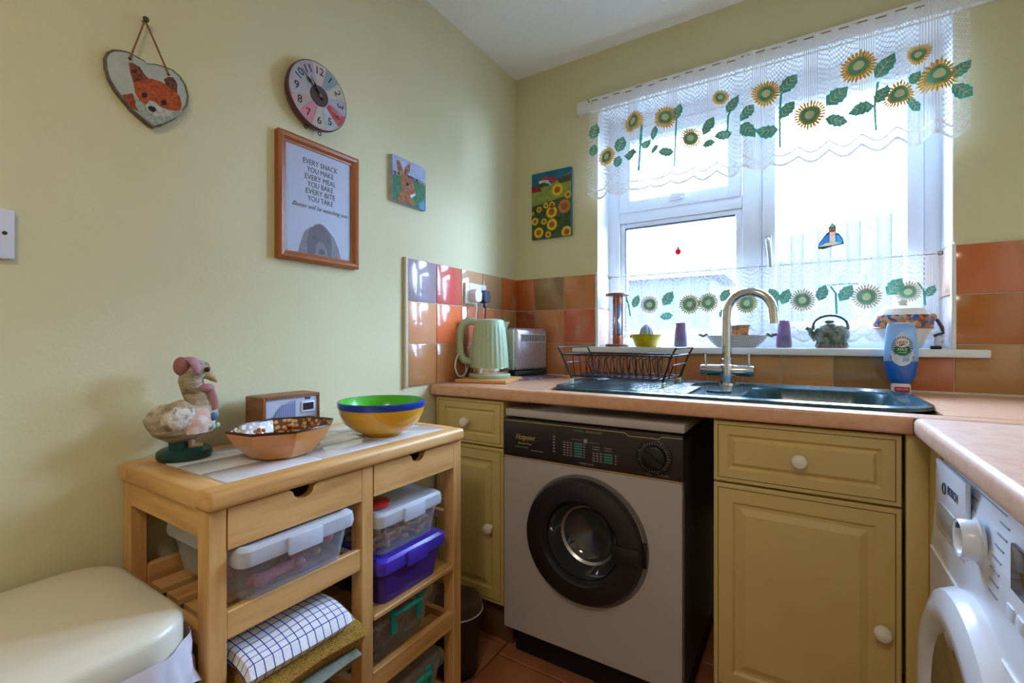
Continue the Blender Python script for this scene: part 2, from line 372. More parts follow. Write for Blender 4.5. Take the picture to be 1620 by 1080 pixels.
# unseen warm fill lamp, added behind the camera to brighten the room
cl = thing('ceiling_lamp', 'round fill lamp, added and unseen, on the ceiling behind the viewer', 'lamp', (1.05, -2.5, CZ))
MB().lathe([(.20, -.055), (.24, -.04), (.245, 0)], (1.05, -2.5, CZ), 40).build('base', WHITE, cl)
MB().lathe([(.0001, -.075), (.12, -.07), (.20, -.055)], (1.05, -2.5, CZ), 40, caps=False).build('diffuser', M('fill_diffuser', 'fff1dc', .5, emit=("ffdcae", 1.5)), cl)
ld = bpy.data.lights.new('fill_glow', 'AREA'); ld.shape = 'DISK'; ld.size = .42; ld.energy = 11.5; ld.color = (1, .88, .74)
lo_ = bpy.data.objects.new('fill_glow', ld); C.objects.link(lo_); lo_.parent = cl; lo_.location = (0, 0, -.085)

# ---------------------------------------------------------------- outside
tag(MB().box(-8, 10, .3, 14, -.3, -.2).build('garden_ground', M('wet_paving', '3a3c40', .8, noise=(3, '303236', .4, .7))), kind='structure')
fence = thing('garden_fence', 'weathered vertical board fence seen through the right-hand window pane', 'fence', (1.9, 4.2, -.2))
FW = M('weathered_board', '2b2a3c', .8, noise=(5, '38374e', .4, .7), stretch=(8, 8, 1))
fb = MB().box(-.066, .066, 0, .02, 0, 2.42).build('board', FW, fence, world=False); fmesh = fb.data; bpy.data.objects.remove(fb)
for i in range(34):
    x = .75 + i * .128; piece('board', fmesh, fence, (x, 4.2 + .1 * (i % 2) * .25, -.2 + .018 * i))
MB().box(.6, 5.2, 4.23, 4.28, 1.6, 1.7).build('rail', FW, fence)
shed = thing('garden_shed', 'small grey shed with a pitched roof beyond the left-hand pane', 'shed', (-.5, 5.5, -.2))
MB().box(-1.3, .1, 5.0, 6.4, -.2, 2.0).build('wall', M('grey_shed', '34384c', .8), shed)
MB().prism([(-.1, 1.95), (1.75, 2.75), (3.4, 1.95)], lambda a, z: (-1.4 - .0, 4.9 + a * .5, z), (1.7, 0, 0)).build('roof', M('violet_roof_felt', '332c44', .8), shed)
for i in range(6): MB().box(-1.28 + i * .23, -1.09 + i * .23, 4.985, 5.0, -.2, 1.98).build('board', M('shed_board', '2c3048', .8), shed)
butt = thing('water_butt', 'blue plastic water butt standing against the garden fence', 'water butt', (1.47, 3.4, -.2))
MB().lathe([(.2, 0), (.25, .3), (.25, 1.6), (.23, 1.72), (.17, 1.78)], (1.50, 3.4, -.2), 20).build('barrel', M('blue_barrel', '101f48', .5), butt)
MB().lathe([(.19, 1.78), (.19, 1.86), (.02, 1.88)], (1.50, 3.4, -.2), 20).build('lid', M('blue_barrel', '101f48', .5), butt)

# ---------------------------------------------------------------- lace curtains
def thread(name, col, c2=None):
    m = M(name, col, .8, noise=(40, c2 or col, .4, .7)); nt = m.node_tree; n = nt.nodes; L = nt.links      # close stitching lets about one hundredth of the daylight through
    tl = n.new('ShaderNodeBsdfTranslucent'); tl.inputs[0].default_value = lin(col); mx = n.new('ShaderNodeMixShader'); mx.inputs[0].default_value = .014
    L.new(n['Principled BSDF'].outputs[0], mx.inputs[1]); L.new(tl.outputs[0], mx.inputs[2]); L.new(mx.outputs[0], n['Material Output'].inputs[0]); return m
YEL = thread('gold_embroidery', 'e6bc54', 'd39a38'); GRN = thread('green_embroidery', '6fb08c', '5a9a7a'); PALE = thread('pale_embroidery', 'd4deb8'); TEAL = thread('teal_leaf_embroidery', '6cbcae', '4a9a8e'); CRM = thread('cream_embroidery', 'c9bd9c')
def curtain(name, label, x0, x1, zt, zb, yf, per, flowers, leaves, stems, scale=1.0, petal=YEL):
    root = thing(name, label, 'curtain', ((x0 + x1) / 2, yf(x0, zt), zb))
    nx, nz = 240, 24; hem = lambda x: zb + .022 * (1 - abs(math.sin(PI * (x - x0) / per)))
    vs = []; uvs = []
    for i in range(nx + 1):
        x = x0 + (x1 - x0) * i / nx
        for j in range(nz + 1):
            z = hem(x) + (zt - hem(x)) * j / nz; vs.append((x, yf(x, z), z)); uvs.append(((x - x0) * 1.25, z - hem(x)))
    fs = [(i * (nz + 1) + j, (i + 1) * (nz + 1) + j, (i + 1) * (nz + 1) + j + 1, i * (nz + 1) + j + 1) for i in range(nx) for j in range(nz)]
    MB().add(vs, fs, 0, True).build('net', LACE, root, uv=uvs)
    P = lambda x, z, o=.0065: (x, yf(x, z) - o, z)
    for (x, z, r, pm) in flowers:
        b = MB(); n = 26
        for k in range(n):
            a = 2 * PI * k / n; w_ = .105; ca = lambda rr, aa: P(x + rr * math.cos(aa), z + rr * math.sin(aa))
            rr = r * (1 + .06 * math.sin(k * 2.4)); b.add([ca(r * .48, a - w_ * .7), ca(r * .80, a - w_), ca(rr, a), ca(r * .80, a + w_), ca(r * .48, a + w_ * .7)], [(0, 1, 2, 3, 4)], 0)
        for rr, off, mi in ((r * .64, .006, 0), (r * .52, .0085, 1), (r * .28, .0105, 2)):
            ctr = [P(x, z, off)] + [P(x + rr * f_ * math.cos(2 * PI * k / 18), z + rr * f_ * math.sin(2 * PI * k / 18), off) for f_ in (.5, 1) for k in range(18)]
            b.add(ctr, [(0, 1 + k, 1 + (k + 1) % 18) for k in range(18)] + [(1 + k, 19 + k, 19 + (k + 1) % 18, 1 + (k + 1) % 18) for k in range(18)], mi)
        b.build('sunflower', [pm, GRN, PALE], root)
    for (x, z, l, a) in leaves:
        b = MB(); a = math.radians(a); pts = []
        out = [(0, 0), (.15, .16), (.3, .30), (.38, .25), (.5, .33), (.58, .27), (.72, .27), (.8, .18), (1, 0)]
        LP_ = lambda s_, t_, o_: P(x + l * (s_ * math.cos(a) - t_ * math.sin(a)), z + l * (s_ * math.sin(a) + t_ * math.cos(a)), o_)
        for (s0, t0), (s1, t1) in zip(out[:-1], out[1:]):
            for sg in (-1, 1): b.add([LP_(s0, 0, .0065), LP_(s1, 0, .0065), LP_(s1, sg * t1, .0065), LP_(s0, sg * t0, .0065)], [(0, 1, 2, 3)], 0)
        b.add([P(x + l * (s_ * math.cos(a) - t_ * math.sin(a)), z + l * (s_ * math.sin(a) + t_ * math.cos(a)), .0085) for s_, t_ in [(0, -.02), (.9, -.008), (.9, .008), (0, .02)]], [(0, 1, 2, 3)], 1)
        for s0 in (.2, .4, .6):
            for sg in (-1, 1): b.add([P(x + l * (s_ * math.cos(a) - t_ * math.sin(a)), z + l * (s_ * math.sin(a) + t_ * math.cos(a)), .0085) for s_, t_ in [(s0, 0), (s0 + .14, sg * .17), (s0 + .17, sg * .17), (s0 + .05, 0)]], [(0, 1, 2, 3)], 1)
        b.build('leaf', [TEAL, PALE], root)
    for path in stems:
        b = MB(); wd = .0035
        for (xa, za), (xb, zb_) in zip(path[:-1], path[1:]): b.add([P(xa - wd, za, .006), P(xa + wd, za, .006), P(xb + wd, zb_, .006), P(xb - wd, zb_, .006)], [(0, 1, 2, 3)])
        b.build('stem', TEAL, root)
    return root
def yv(x, z):
    t = min(1, max(0, (2.10 - z) / .4)); g = 1 + 1.6 * math.exp(-((x - .62) / .05) ** 2) + 1.8 * math.exp(-((x - 1.02) / .06) ** 2) + 1.8 * math.exp(-((x - 1.50) / .07) ** 2)
    return -.058 + (.004 + .007 * t) * g * math.sin(2 * PI * x / .105 + 1.2 * math.sin(x * 9)) - .008 * t
fl_ = [(x, z, r, YEL) for x, z, r in [(.49, 1.838, .042), (.604, 1.955, .044), (.73, 1.942, .046), (.824, 1.837, .041), (.928, 1.964, .03), (1.075, 1.94, .047), (1.204, 1.829, .050), (1.336, 1.949, .052), (1.436, 1.826, .043), (1.484, 1.946, .032), (1.527, 1.858, .050)]]
lv = [(.425, 1.924, .07, 74), (.425, 1.851, .054, 76), (.537, 1.845, .069, 71), (.533, 1.782, .051, 77), (.625, 1.821, .065, 173), (.638, 1.84, .046, 46), (.681, 1.865, .054, 78), (.67, 1.816, .043, 28), (.765, 1.922, .063, 69), (.762, 1.802, .059, 173), (.868, 1.837, .071, 57), (.865, 1.801, .048, -1), (.947, 1.907, .065, 50), (.966, 1.83, .06, -170), (.995, 1.853, .067, 49), (.995, 1.843, .075, -50), (1.118, 1.92, .076, 48), (1.117, 1.833, .068, 50), (1.115, 1.799, .075, 171), (1.248, 1.842, .082, 41), (1.246, 1.8, .068, -18), (1.379, 1.9, .078, 53), (1.379, 1.82, .06, 57), (1.378, 1.813, .07, -173), (1.462, 1.858, .048, 54), (1.458, 1.816, .052, -53), (1.558, 1.85, .058, 42), (1.558, 1.829, .066, -47)]
stm = [[(.638, 1.942), (.634, 1.853), (.63, 1.745)], [(.773, 1.952), (.767, 1.845), (.763, 1.742)], [(.975, 1.94), (.953, 1.895), (.949, 1.834)], [(1.125, 1.957), (1.117, 1.862), (1.118, 1.734)], [(1.386, 1.889), (1.378, 1.811), (1.381, 1.734)]]
val = curtain('valance_curtain', 'sheer white lace valance with embroidered sunflowers across the top of the window', .408, 1.60, 2.105, 1.668, yv, .085, fl_, lv, stm)
for k in range(24):
    x = .42 + k * .048; z = 2.093; MB().box(x, x + .028, yv(x, z) - .004, yv(x, z) - .001, z - .0015, z + .0015).build('curtain_wire_stitch', M('copper_wire', '8a6a48', .4), val)
pel = MB().box(.332, 1.70, -.022, 0, 2.072, 2.128, bev=.003).build('curtain_batten', WHITE)
tag(pel, 'long white wooden batten fixed on the wall above the window', 'batten')
for x in (.405, 1.585): MB().tube([(x, -.018, 2.10), (x, -.04, 2.10), (x - .006, -.05, 2.104), (x - .006, -.05, 2.112)], .002, 6).build('hook', BLACK, pel)
yn = lambda x, z: .088 + .006 * math.sin(2 * PI * x / .075 + 1.5 * math.sin(7 * x)) * (.5 + min(1, (1.36 - z) / .2))
GG = thread('green_gold_embroidery', 'a89a55')
fl_ = [(.627, 1.222, .042, CRM), (.791, 1.216, .044, GG), (.862, 1.221, .042, GG), (1.001, 1.212, .042, GG), (1.184, 1.215, .044, CRM), (1.371, 1.219, .046, CRM), (1.48, 1.229, .038, CRM)]
lv = [(.553, 1.211, .062, 63), (.685, 1.215, .072, 57), (.672, 1.166, .053, 9), (.907, 1.223, .06, 54), (.903, 1.16, .051, 47), (1.108, 1.214, .059, 122), (1.118, 1.202, .063, 68), (1.233, 1.209, .062, 70), (1.295, 1.206, .067, 57), (1.425, 1.22, .071, 54), (1.528, 1.211, .042, 62)]
stm = [[(.525, 1.264), (.534, 1.221), (.541, 1.174)], [(1.094, 1.247), (1.104, 1.207), (1.106, 1.151)], [(1.268, 1.262), (1.284, 1.236), (1.287, 1.161)], [(1.504, 1.259), (1.521, 1.231), (1.524, 1.184)]]
net = curtain('cafe_net_curtain', 'short lace cafe net with pale sunflowers covering the lower window panes', .452, 1.556, 1.362, 1.06, yn, .07, fl_, lv, stm)
MB().tube([(.44, .09, 1.352), (1.568, .09, 1.350)], .0012, 6).build('stretch_wire', M('dark_wire', '3a3a44', .4), net)
for x in (.447, 1.562): MB().tube([(x + .006 * math.cos(a * PI / 6), .09, 1.351 + .006 * math.sin(a * PI / 6)) for a in range(12)], .0013, 6, closed=True).build('eyelet', BLACK, net)

# sun catchers on the panes
sc_ = thing('lighthouse_suncatcher', 'stained-glass style lighthouse cling stuck on the right window pane', 'suncatcher', (1.27, .155, 1.44))
LP = lambda a, b_: (1.235 + a * .075, .150, 1.415 + b_ * .085)
for nm, poly, col in [('lead_outline', [(-.03, -.06), (.02, .18), (.2, .42), (.36, .6), (.42, .62), (.42, .84), (.46, .9), (.55, 1.04), (.66, .9), (.70, .82), (.70, .56), (.82, .52), (.98, .28), (1.03, .06), (.6, 0), (.2, -.1)], '1f2a33'), ('sea', [(0, .02), (.06, .18), (.2, .36), (.42, .55), (.42, .22)], '2b7fc4'), ('sea', [(.72, .48), (.81, .46), (.95, .25), (.97, .12), (.72, .14)], '2aa0cc'),
                      ('tower', [(.44, .2), (.45, .62), (.68, .62), (.69, .2)], 'f0d2bc'), ('gallery', [(.43, .66), (.69, .66), (.69, .78), (.43, .78)], 'a5532c'), ('lamp_room', [(.48, .81), (.64, .81), (.62, .9), (.55, .98), (.49, .9)], '5fae8e'), ('rocks', [(.03, .01), (.18, .16), (.4, .17), (.62, .2), (.95, .1), (.6, .04)], 'd8c49a')]:
    off = 0 if nm == 'lead_outline' else -.0012
    MB().prism(poly, lambda a, b_: (LP(a, b_)[0], LP(a, b_)[1] + off, LP(a, b_)[2]), (0, .001, 0)).build(nm, M('cling_' + col, col, .3), sc_)
lb = thing('ladybird_suncatcher', 'tiny red ladybird hanging on a thread in the left window pane', 'suncatcher', (.735, .13, 1.44))
MB().ell((.735, .128, 1.447), (.012, .005, .014)).build('body', M('red_glass', 'd8101c', .2), lb); MB().ell((.736, .128, 1.463), (.006, .004, .005)).build('head', M('orange_glass', 'e08a3a', .2), lb)
MB().tube([(.736, .128, 1.465), (.70, .130, 1.52), (.695, .131, 1.578)], .0007, 5).build('thread', M('thread', '554a48', .7), lb)
b = MB()
for s in (-1, 1):
    for k in (-.005, .005): b.tube([(.735 + s * .01, .128, 1.447 + k), (.735 + s * .018, .128, 1.447 + k * 1.6)], .0008, 4)
b.build('legs', INK, lb)

# ---------------------------------------------------------------- worktops, cabinets
WZ = .904
def slab(poly, z0, z1, rad, name, mat, parent=None):
    """worktop: polygon prism with rounded nose made by stacking inset outlines"""
    b = MB(); k = len(poly); rows = [(rad * .7, z0), (0, z0 + rad * .6), (0, z1 - rad * .6), (rad * .3, z1 - rad * .2), (rad * .8, z1)]
    cx = sum(p[0] for p in poly) / k; cy = sum(p[1] for p in poly) / k
    vs = []
    for ins, z in rows:
        for x, y in poly: vs.append((x + (ins if x < cx else -ins), y + (ins if y < cy else -ins), z))
    fs = [list(range(k))[::-1], [(len(rows) - 1) * k + i for i in range(k)]]
    for j in range(len(rows) - 1):
        for i in range(k): fs.append((j * k + i, j * k + (i + 1) % k, (j + 1) * k + (i + 1) % k, (j + 1) * k + i))
    b.add(vs, fs, 0, False); return b.build(name, mat, parent)
# main run with a cut-out for the sink: four slabs of one worktop
wt = thing('worktop', 'pink-beige laminate worktop holding the sink and drainer under the window', 'worktop', (.7, -.3, WZ - .04))
b = MB(); b.box(.0, 2.0, -.622, -.555, WZ - .04, WZ, bev=.008, seg=3); b.box(0, .455, -.556, -.009, WZ - .04, WZ); b.box(1.447, 2.0, -.556, -.009, WZ - .04, WZ); b.box(.454, 1.448, -.068, -.009, WZ - .04, WZ)
b.build('top', WORK, wt)
MB().tube([(.0, -.010, WZ + .002), (2.0, -.010, WZ + .002)], .005, 6).build('sealant', M('pale_sealant', 'd9c9bb', .6), wt)
wr = thing('return_worktop', 'pink-beige worktop with reflected light painted in paler, running over the white washing machine on the right', 'worktop', (1.7, -1.3, WZ - .04))
MB().box(1.383, 2.0, -2.2, -.630, WZ - .04, WZ + .0005, bev=.012, seg=4).build('top', M('pink_beige_laminate_lit', 'dcb49c', .26, noise=(40, 'd6aa90', .45, .65)), wr)  # paler copy of the laminate: reflected light is painted into its colour
MB().box(1.384, 2.0, -.630, -.622, WZ - .038, WZ - .001).build('joint_strip', M('dark_joint', '6a5444', .6), wr)

def panel_front(root, x0, x1, z0, z1, y, name, knob, inset=.045):
    """a moulded door or drawer front facing -y: frame, groove line, raised field"""
    b = MB(); t = .018
    b.box(x0, x1, y + .0065, y + t, z0, z1)
    # raised frame moulding: sloping ring and field
    i0, i1, i2 = inset, inset + .014, inset + .03
    if z1 - z0 < .2: i0, i1, i2 = inset * .75, inset * .75 + .008, inset * .75 + .016
    def ring(ins, d): return [(x0 + ins, y - d, z0 + ins), (x1 - ins, y - d, z0 + ins), (x1 - ins, y - d, z1 - ins), (x0 + ins, y - d, z1 - ins)]
    rows = [(0, -.0065), (0, -.002), (.002, 0), (i0, 0), (i0 + .006, -.006), (i1, -.006), (i2, .0)]
    vs = sum([ring(*r) for r in rows], []); fs = []
    for j in range(len(rows) - 1):
        for i in range(4): fs.append((j * 4 + i, j * 4 + (i + 1) % 4, (j + 1) * 4 + (i + 1) % 4, (j + 1) * 4 + i))
    fs.append([len(vs) - 4 + i for i in range(4)])
    b.add(vs, fs, 0)
    o = b.build(name, CREAM, root)
    lb_ = MB()          # the dark routed pin line near the edge
    e = .010
    for (ax, bx, az, bz) in ((x0 + e, x1 - e, z0 + e, z0 + e + .0015), (x0 + e, x1 - e, z1 - e - .0015, z1 - e), (x0 + e, x0 + e + .0015, z0 + e, z1 - e), (x1 - e - .0015, x1 - e, z0 + e, z1 - e)): lb_.box(ax, bx, y - .0006, y + .001, az, bz)
    lb_.build('pin_line', M('routed_line', '4a3a20', .8), o)
    kb = MB(); kb.lathe([(.008, 0), (.007, -.010), (.010, -.013), (.0165, -.018), (.0175, -.024), (.014, -.031), (.006, -.034), (.0001, -.0345)], (knob[0], y, knob[1]), 20, axis='y')
    kb.build('knob', KNOB, o)
    return o
def cabinet(name, label, x0, x1, knobx, doorknob, plinth=True):
    t = thing(name, label, 'cabinet', ((x0 + x1) / 2, -.3, 0))
    MB().box(x0 + .002, x0 + .018, -.582, -.012, .15, .863).box(x1 - .018, x1 - .002, -.582, -.012, .15, .863).box(x0 + .018, x1 - .018, -.582, -.012, .15, .168).box(x0 + .018, x1 - .018, -.02, -.012, .168, .863).box(x0 + .018, x1 - .018, -.582, -.564, .69, .70).build('carcass', CREAM, t)
    panel_front(t, x0 + .003, x1 - .003, .700, .858, -.602, 'drawer', (knobx, .778))
    panel_front(t, x0 + .003, x1 - .003, .158, .694, -.602, 'door', doorknob)
    MB().box(x0, x1, -.545, -.53, 0, .15).build('plinth', M('brown_plinth', '6b4a30', .6), t)
    return t
cabinet('base_cabinet', 'narrow cream cabinet with one drawer between the trolley and the tumble dryer', .016, .322, .165, (.268, .42))
cabinet('base_cabinet', 'wide cream cabinet with drawer and door under the sink bowl', .982, 1.372, 1.177, (1.334, .421))
cp = thing('corner_panel', 'plain cream corner filler panel beside the white washing machine', 'panel', (1.4, -.6, 0))
MB().box(1.376, 1.414, -.602, -.584, .0, .862, bev=.002).build('front_strip', CREAM, cp); MB().box(1.414, 1.432, -.685, -.584, .0, .862, bev=.002).build('side_strip', CREAM, cp)

# ---------------------------------------------------------------- tumble dryer
dr = thing('tumble_dryer', 'old grey-white tumble dryer with dark control panel and round black door', 'tumble dryer', (.615, -.33, 0))
BODY = M('aged_white_enamel', 'b9b0ac', .4, noise=(3, 'b2a8a4', .4, .7)); PANEL = M('dark_brown_fascia', '2a2325', .32)
SIDE = M('dark_grey_side', '4a474a', .35)
MB().box(.327, .335, -.585, -.03, .095, .79).box(.900, .908, -.585, -.03, .095, .79).box(.335, .900, -.585, -.03, .095, .103).box(.335, .900, -.585, -.03, .782, .79).box(.335, .900, -.04, -.03, .103, .782).build('casing', SIDE, dr)
bq = bmesh.new(); DC = (.613, .455)
lo4 = [bq.verts.new((x, -.604, z)) for x, z in rrect(.325, .905, .098, .675, .006, 3)]
li4 = [bq.verts.new((DC[0] + .15 * math.cos(2 * PI * k / 48), -.604, DC[1] + .15 * math.sin(2 * PI * k / 48))) for k in range(48)]
ed4 = [bq.edges.new((l[i_], l[(i_ + 1) % len(l)])) for l in (lo4, li4) for i_ in range(len(l))]
bmesh.ops.triangle_fill(bq, edges=ed4, use_beauty=True, use_dissolve=False)
bmesh.ops.recalc_face_normals(bq, faces=bq.faces[:])
ex = bmesh.ops.extrude_face_region(bq, geom=bq.faces[:]); bmesh.ops.translate(bq, verts=[q for q in ex['geom'] if isinstance(q, bmesh.types.BMVert)], vec=(0, .019, 0)); bq.verts.index_update()
MB().add([q.co.copy() for q in bq.verts], [[q.index for q in f.verts] for f in bq.faces]).build('front_panel', BODY, dr); bq.free()
MB().box(.328, .912, -.604, -.05, .812, .838, bev=.005).build('lid', BODY, dr)
MB().box(.332, .906, -.585, -.06, .786, .814).build('lid_gap', BLACK, dr)
pn = MB().box(.324, .909, -.607, -.585, .678, .806, bev=.003).build('control_panel', PANEL, dr)
GOLD = M('gold_print', 'c8a86a', .4); TEALP = M('teal_print', '3f8c84', .5); GREYP = M('grey_print', '9a9088', .5)
yq = -.6078
MB().box(.326, .908, yq, -.604, .6775, .6800).build('gold_line', GOLD, pn)
b = MB(); pts = [(.327, .799), (.745, .799), (.757, .791), (.795, .791), (.803, .792), (.842, .791), (.853, .798), (.907, .799)]
for (a, c), (e, f) in zip(pts[:-1], pts[1:]): b.add([(a, yq, c - .001), (e, yq, f - .001), (e, yq, f + .001), (a, yq, c + .001)], [(0, 1, 2, 3)])
b.build('gold_line', GOLD, pn)
text('Hotpoint', .026, (.408, yq, .747), BACK, GOLD, pn, shear=.35, width=.074)
text('Electronic Dryer', .008, (.408, yq, .727), BACK, GOLD, pn, width=.052)
text('AQUARIUS', .009, (.600, yq, .789), BACK, TEALP, pn, width=.036); text('DRYING SYSTEM', .009, (.650, yq, .7885), BACK, GREYP, pn, width=.052)
text('TIMER PLUS', .008, (.626, yq, .690), BACK, GREYP, pn, width=.046)
text('Reverse Action', .007, (.455, yq, .708), BACK, GREYP, pn, width=.045); text('REVERSE TUMBLE', .008, (.395, yq, .714), BACK, TEALP, pn, width=.05)
text('Reverse Action Tumble', .007, (.840, yq, .690), BACK, GREYP, pn, width=.062)
b = MB(); c2 = MB(); c3 = MB()
for i in range(6): b.box(.512, .519, yq, -.605, .713 + i * .0095, .7175 + i * .0095)
for i in range(6):
    for k in range(3): b.box(.548 + k * .0115, .555 + k * .0115, yq, -.605, .708 + i * .0078, .711 + i * .0078)
    c2.box(.585, .612, yq, -.605, .708 + i * .0078, .712 + i * .0078); b.box(.616, .621, yq, -.605, .708 + i * .0078, .711 + i * .0078)
for i in range(4):
    for k in range(3): b.box(.646 + k * .0115, .653 + k * .0115, yq, -.605, .702 + i * .0078, .705 + i * .0078)
    c2.box(.682, .709, yq, -.605, .702 + i * .0078, .706 + i * .0078); b.box(.716, .721, yq, -.605, .702 + i * .0078, .705 + i * .0078)
b.box(.645, .668, yq, -.605, .738, .7395).box(.683, .706, yq, -.605, .738, .7395).box(.645, .668, yq, -.605, .745, .7465).box(.683, .706, yq, -.605, .745, .7465)
b.box(.576, .612, yq, -.605, .7605, .7615).box(.634, .668, yq, -.605, .757, .758).box(.617, .629, yq, -.605, .754, .766)
b.build('printed_marks', GREYP, pn); c2.build('printed_bars', TEALP, pn)
kn = MB().lathe([(.050, -.607), (.050, -.612), (.047, -.614), (.034, -.614), (.033, -.628), (.030, -.630), (.0001, -.630)], (.831, 0, .739), 36, axis='y').build('timer_dial', BLACK, dr)
ga = math.radians(-35)
MB().prism(rrect(-.031, .031, -.008, .008, .004, 3), lambda a, c: (.831 + a * math.cos(ga) - c * math.sin(ga), -.629, .739 + a * math.sin(ga) + c * math.cos(ga)), (0, -.012, 0)).build('dial_grip', BLACK, kn)
b = MB()
for k in range(34):
    a = 2 * PI * k / 34; l = .005 if k % 3 else .008; r0 = .037
    p = lambda r, s_: (.831 + r * math.cos(a) - s_ * math.sin(a), -.6146, .739 + r * math.sin(a) + s_ * math.cos(a))
    b.add([p(r0, -.0008), p(r0 + l, -.0008), p(r0 + l, .0008), p(r0, .0008)], [(0, 1, 2, 3)])
b.build('dial_marks', GREYP, kn)
DC = (.613, .455)
door = MB().lathe([(.186, -.604), (.190, -.612), (.184, -.632), (.160, -.640), (.128, -.638), (.118, -.626), (.116, -.606)], (DC[0], 0, DC[1]), 56, axis='y', caps=False).build('door', M('black_door_plastic', '232022', .33), dr)
MB().lathe([(.118, -.607), (.114, -.616), (.105, -.600), (.09, -.56), (.06, -.535), (.0001, -.525)], (DC[0], 0, DC[1]), 44, axis='y', caps=False).build('door_glass', M('smoked_glass_bowl', '34363a', .07, spec=.8, coat=.6), door)
MB().lathe([(.199, -.6035), (.199, -.606), (.187, -.6065)], (DC[0] + .004, 0, DC[1]), 56, axis='y', caps=False).build('door_seal', M('grey_seal', '6b6869', .5), dr)
MB().box(DC[0] + .105, DC[0] + .183, -.644, -.634, DC[1] - .028, DC[1] + .024, bev=.003).build('door_handle', M('black_door_plastic', '232022', .33), door)
MB().box(DC[0] + .186, DC[0] + .197, -.614, -.604, DC[1] - .035, DC[1] + .035, bev=.002).build('catch', BLACK, dr)
MB().lathe([(.105, -.575), (.100, -.573), (.085, -.560)], (DC[0] + .0, 0, DC[1] - .0), 40, axis='y', caps=False).build('drum_rim', STEEL, door)
MB().box(.345, .898, -.560, -.06, .0, .098).build('plinth', M('black_plinth', '101012', .6), dr)

# ---------------------------------------------------------------- washing machine (faces -x)
wm = thing('washing_machine', 'white front-loading washing machine under the right-hand worktop', 'washing machine', (1.71, -.99, 0))
WW = M('white_enamel', 'e4e8f0', .22)
ya, yb = -1.288, -.692
MB().box(1.432, 1.99, ya, yb, .01, .855).build('casing', WW, wm)
pf = [(1.4, .0), (1.4, .655), (1.402, .662), (1.408, .76), (1.424, .856), (1.44, .858), (1.44, .0)]
b = MB(); b.prism([p for p in pf], lambda a, z: (a, ya, z), (0, yb - ya, 0)); b.build('front_panel', WW, wm)
xf = lambda z: 1.402 + .006 * (z - .662) / .098 if z < .76 else 1.408 + .016 * (z - .76) / .096
MB().box(1.3985, 1.402, ya, yb, .657, .660).build('fascia_seam', M('seam_white', 'f4f6fa', .2), wm)
dw = MB().box(1.4045, 1.412, -.905, -.712, .705, .838, bev=.002).build('detergent_drawer', WW, wm)
MB().box(1.402, 1.4065, -.850, -.750, .722, .765, bev=.002).build('grip_recess', M('shaded_grip', 'aaa6a0', .4), dw)
# logo, prints, dial, display
text('BOSCH', .022, (1.4036, -.835, .800), RIGHT, M('blue_grey_print', '3a4660', .5), wm, width=.06)
b = MB(); b.tube([(1.4030, -.782 + .010 * math.cos(2 * PI * k / 16), .797 + .010 * math.sin(2 * PI * k / 16)) for k in range(16)], .0011, 5, closed=True); b.build('round_emblem', M('blue_grey_print', '3a4660', .5), wm)
dial = MB().lathe([(.034, 1.408), (.034, 1.404), (.030, 1.402), (.029, 1.386), (.027, 1.383), (.022, 1.384), (.019, 1.392), (.0001, 1.393)], (0, -.965, .768), 36, axis='x').build('programme_dial', WW, wm)
MB().box(1.381, 1.385, -.967, -.963, .784, .792).build('dial_pointer', M('blue_grey_print', '3a4660', .5), dial)
b = MB()
for k in range(7):
    for s in (-1, 1):
        z = .72 + k * .016; y = -.965 + s * .066; b.box(xf(z) - .0012, xf(z) + .001, y - .017, y + .017, z - .0012, z + .0012)
b.box(xf(.83) - .0012, xf(.83) + .001, -1.03, -.90, .829, .8305); b.build('programme_print', M('pale_grey_print', '8f96a6', .5), wm)
sc2 = MB().box(xf(.78) - .004, xf(.78) + .002, -1.235, -1.085, .752, .812, bev=.002).build('display', M('black_display', '121016', .12), wm)
b = MB()
for k in range(5): b.box(xf(.725) - .0016, xf(.725) + .001, -1.105 - k * .032, -1.083 - k * .032, .716, .734, bev=.001)
b.build('touch_keys', M('key_white', 'd9dee8', .3), wm)
dd = MB().lathe([(.246, 1.404), (.248, 1.394), (.240, 1.376), (.214, 1.366), (.190, 1.368), (.176, 1.380), (.170, 1.396)], (0, -.985, .435), 64, axis='x', caps=False).build('door', WW, wm)
MB().lathe([(.176, 1.380), (.160, 1.384), (.10, 1.392), (.0001, 1.394)], (0, -.985, .435), 44, axis='x', caps=False).build('door_glass', M('tinted_door_glass', '6a5a48', .06, coat=.5), dd)
MB().box(1.362, 1.385, -1.222, -1.170, .37, .50, bev=.006).build('door_handle', M('grey_handle', 'aab0b8', .3), dd)

# ---------------------------------------------------------------- sink, tap, dish rack
sk = thing('sink', 'dark green composite sink with ribbed drainer set into the worktop', 'sink', (.95, -.31, WZ))
SINK = M('dark_green_composite', '1c4f5a', .2, noise=(90, '153c46', .4, .7), coat=.3)
def outline(ins, n=10):
    x0, x1, y0, y1 = .447 + ins, 1.455 - ins, -.557 + ins, -.066 - ins
    r = .13 - ins * .6
    return arc(x1 - r, y1 - r, r, 0, 90, n) + arc(x0 + r, y1 - r, r, 90, 180, n) + arc(x0 + r, y0 + r, r, 180, 270, n) + arc(x1 - r, y0 + r, r, 270, 360, n)
def bowl(ins, n=10):
    x0, x1, y0, y1 = 1.03 + ins, 1.402 - ins, -.508 + ins, -.135 - ins; r = .09
    return arc(x1 - r, y1 - r, r, 0, 90, n) + arc(x0 + r, y1 - r, r, 90, 180, n) + arc(x0 + r, y0 + r, r, 180, 270, n) + arc(x1 - r, y0 + r, r, 270, 360, n)
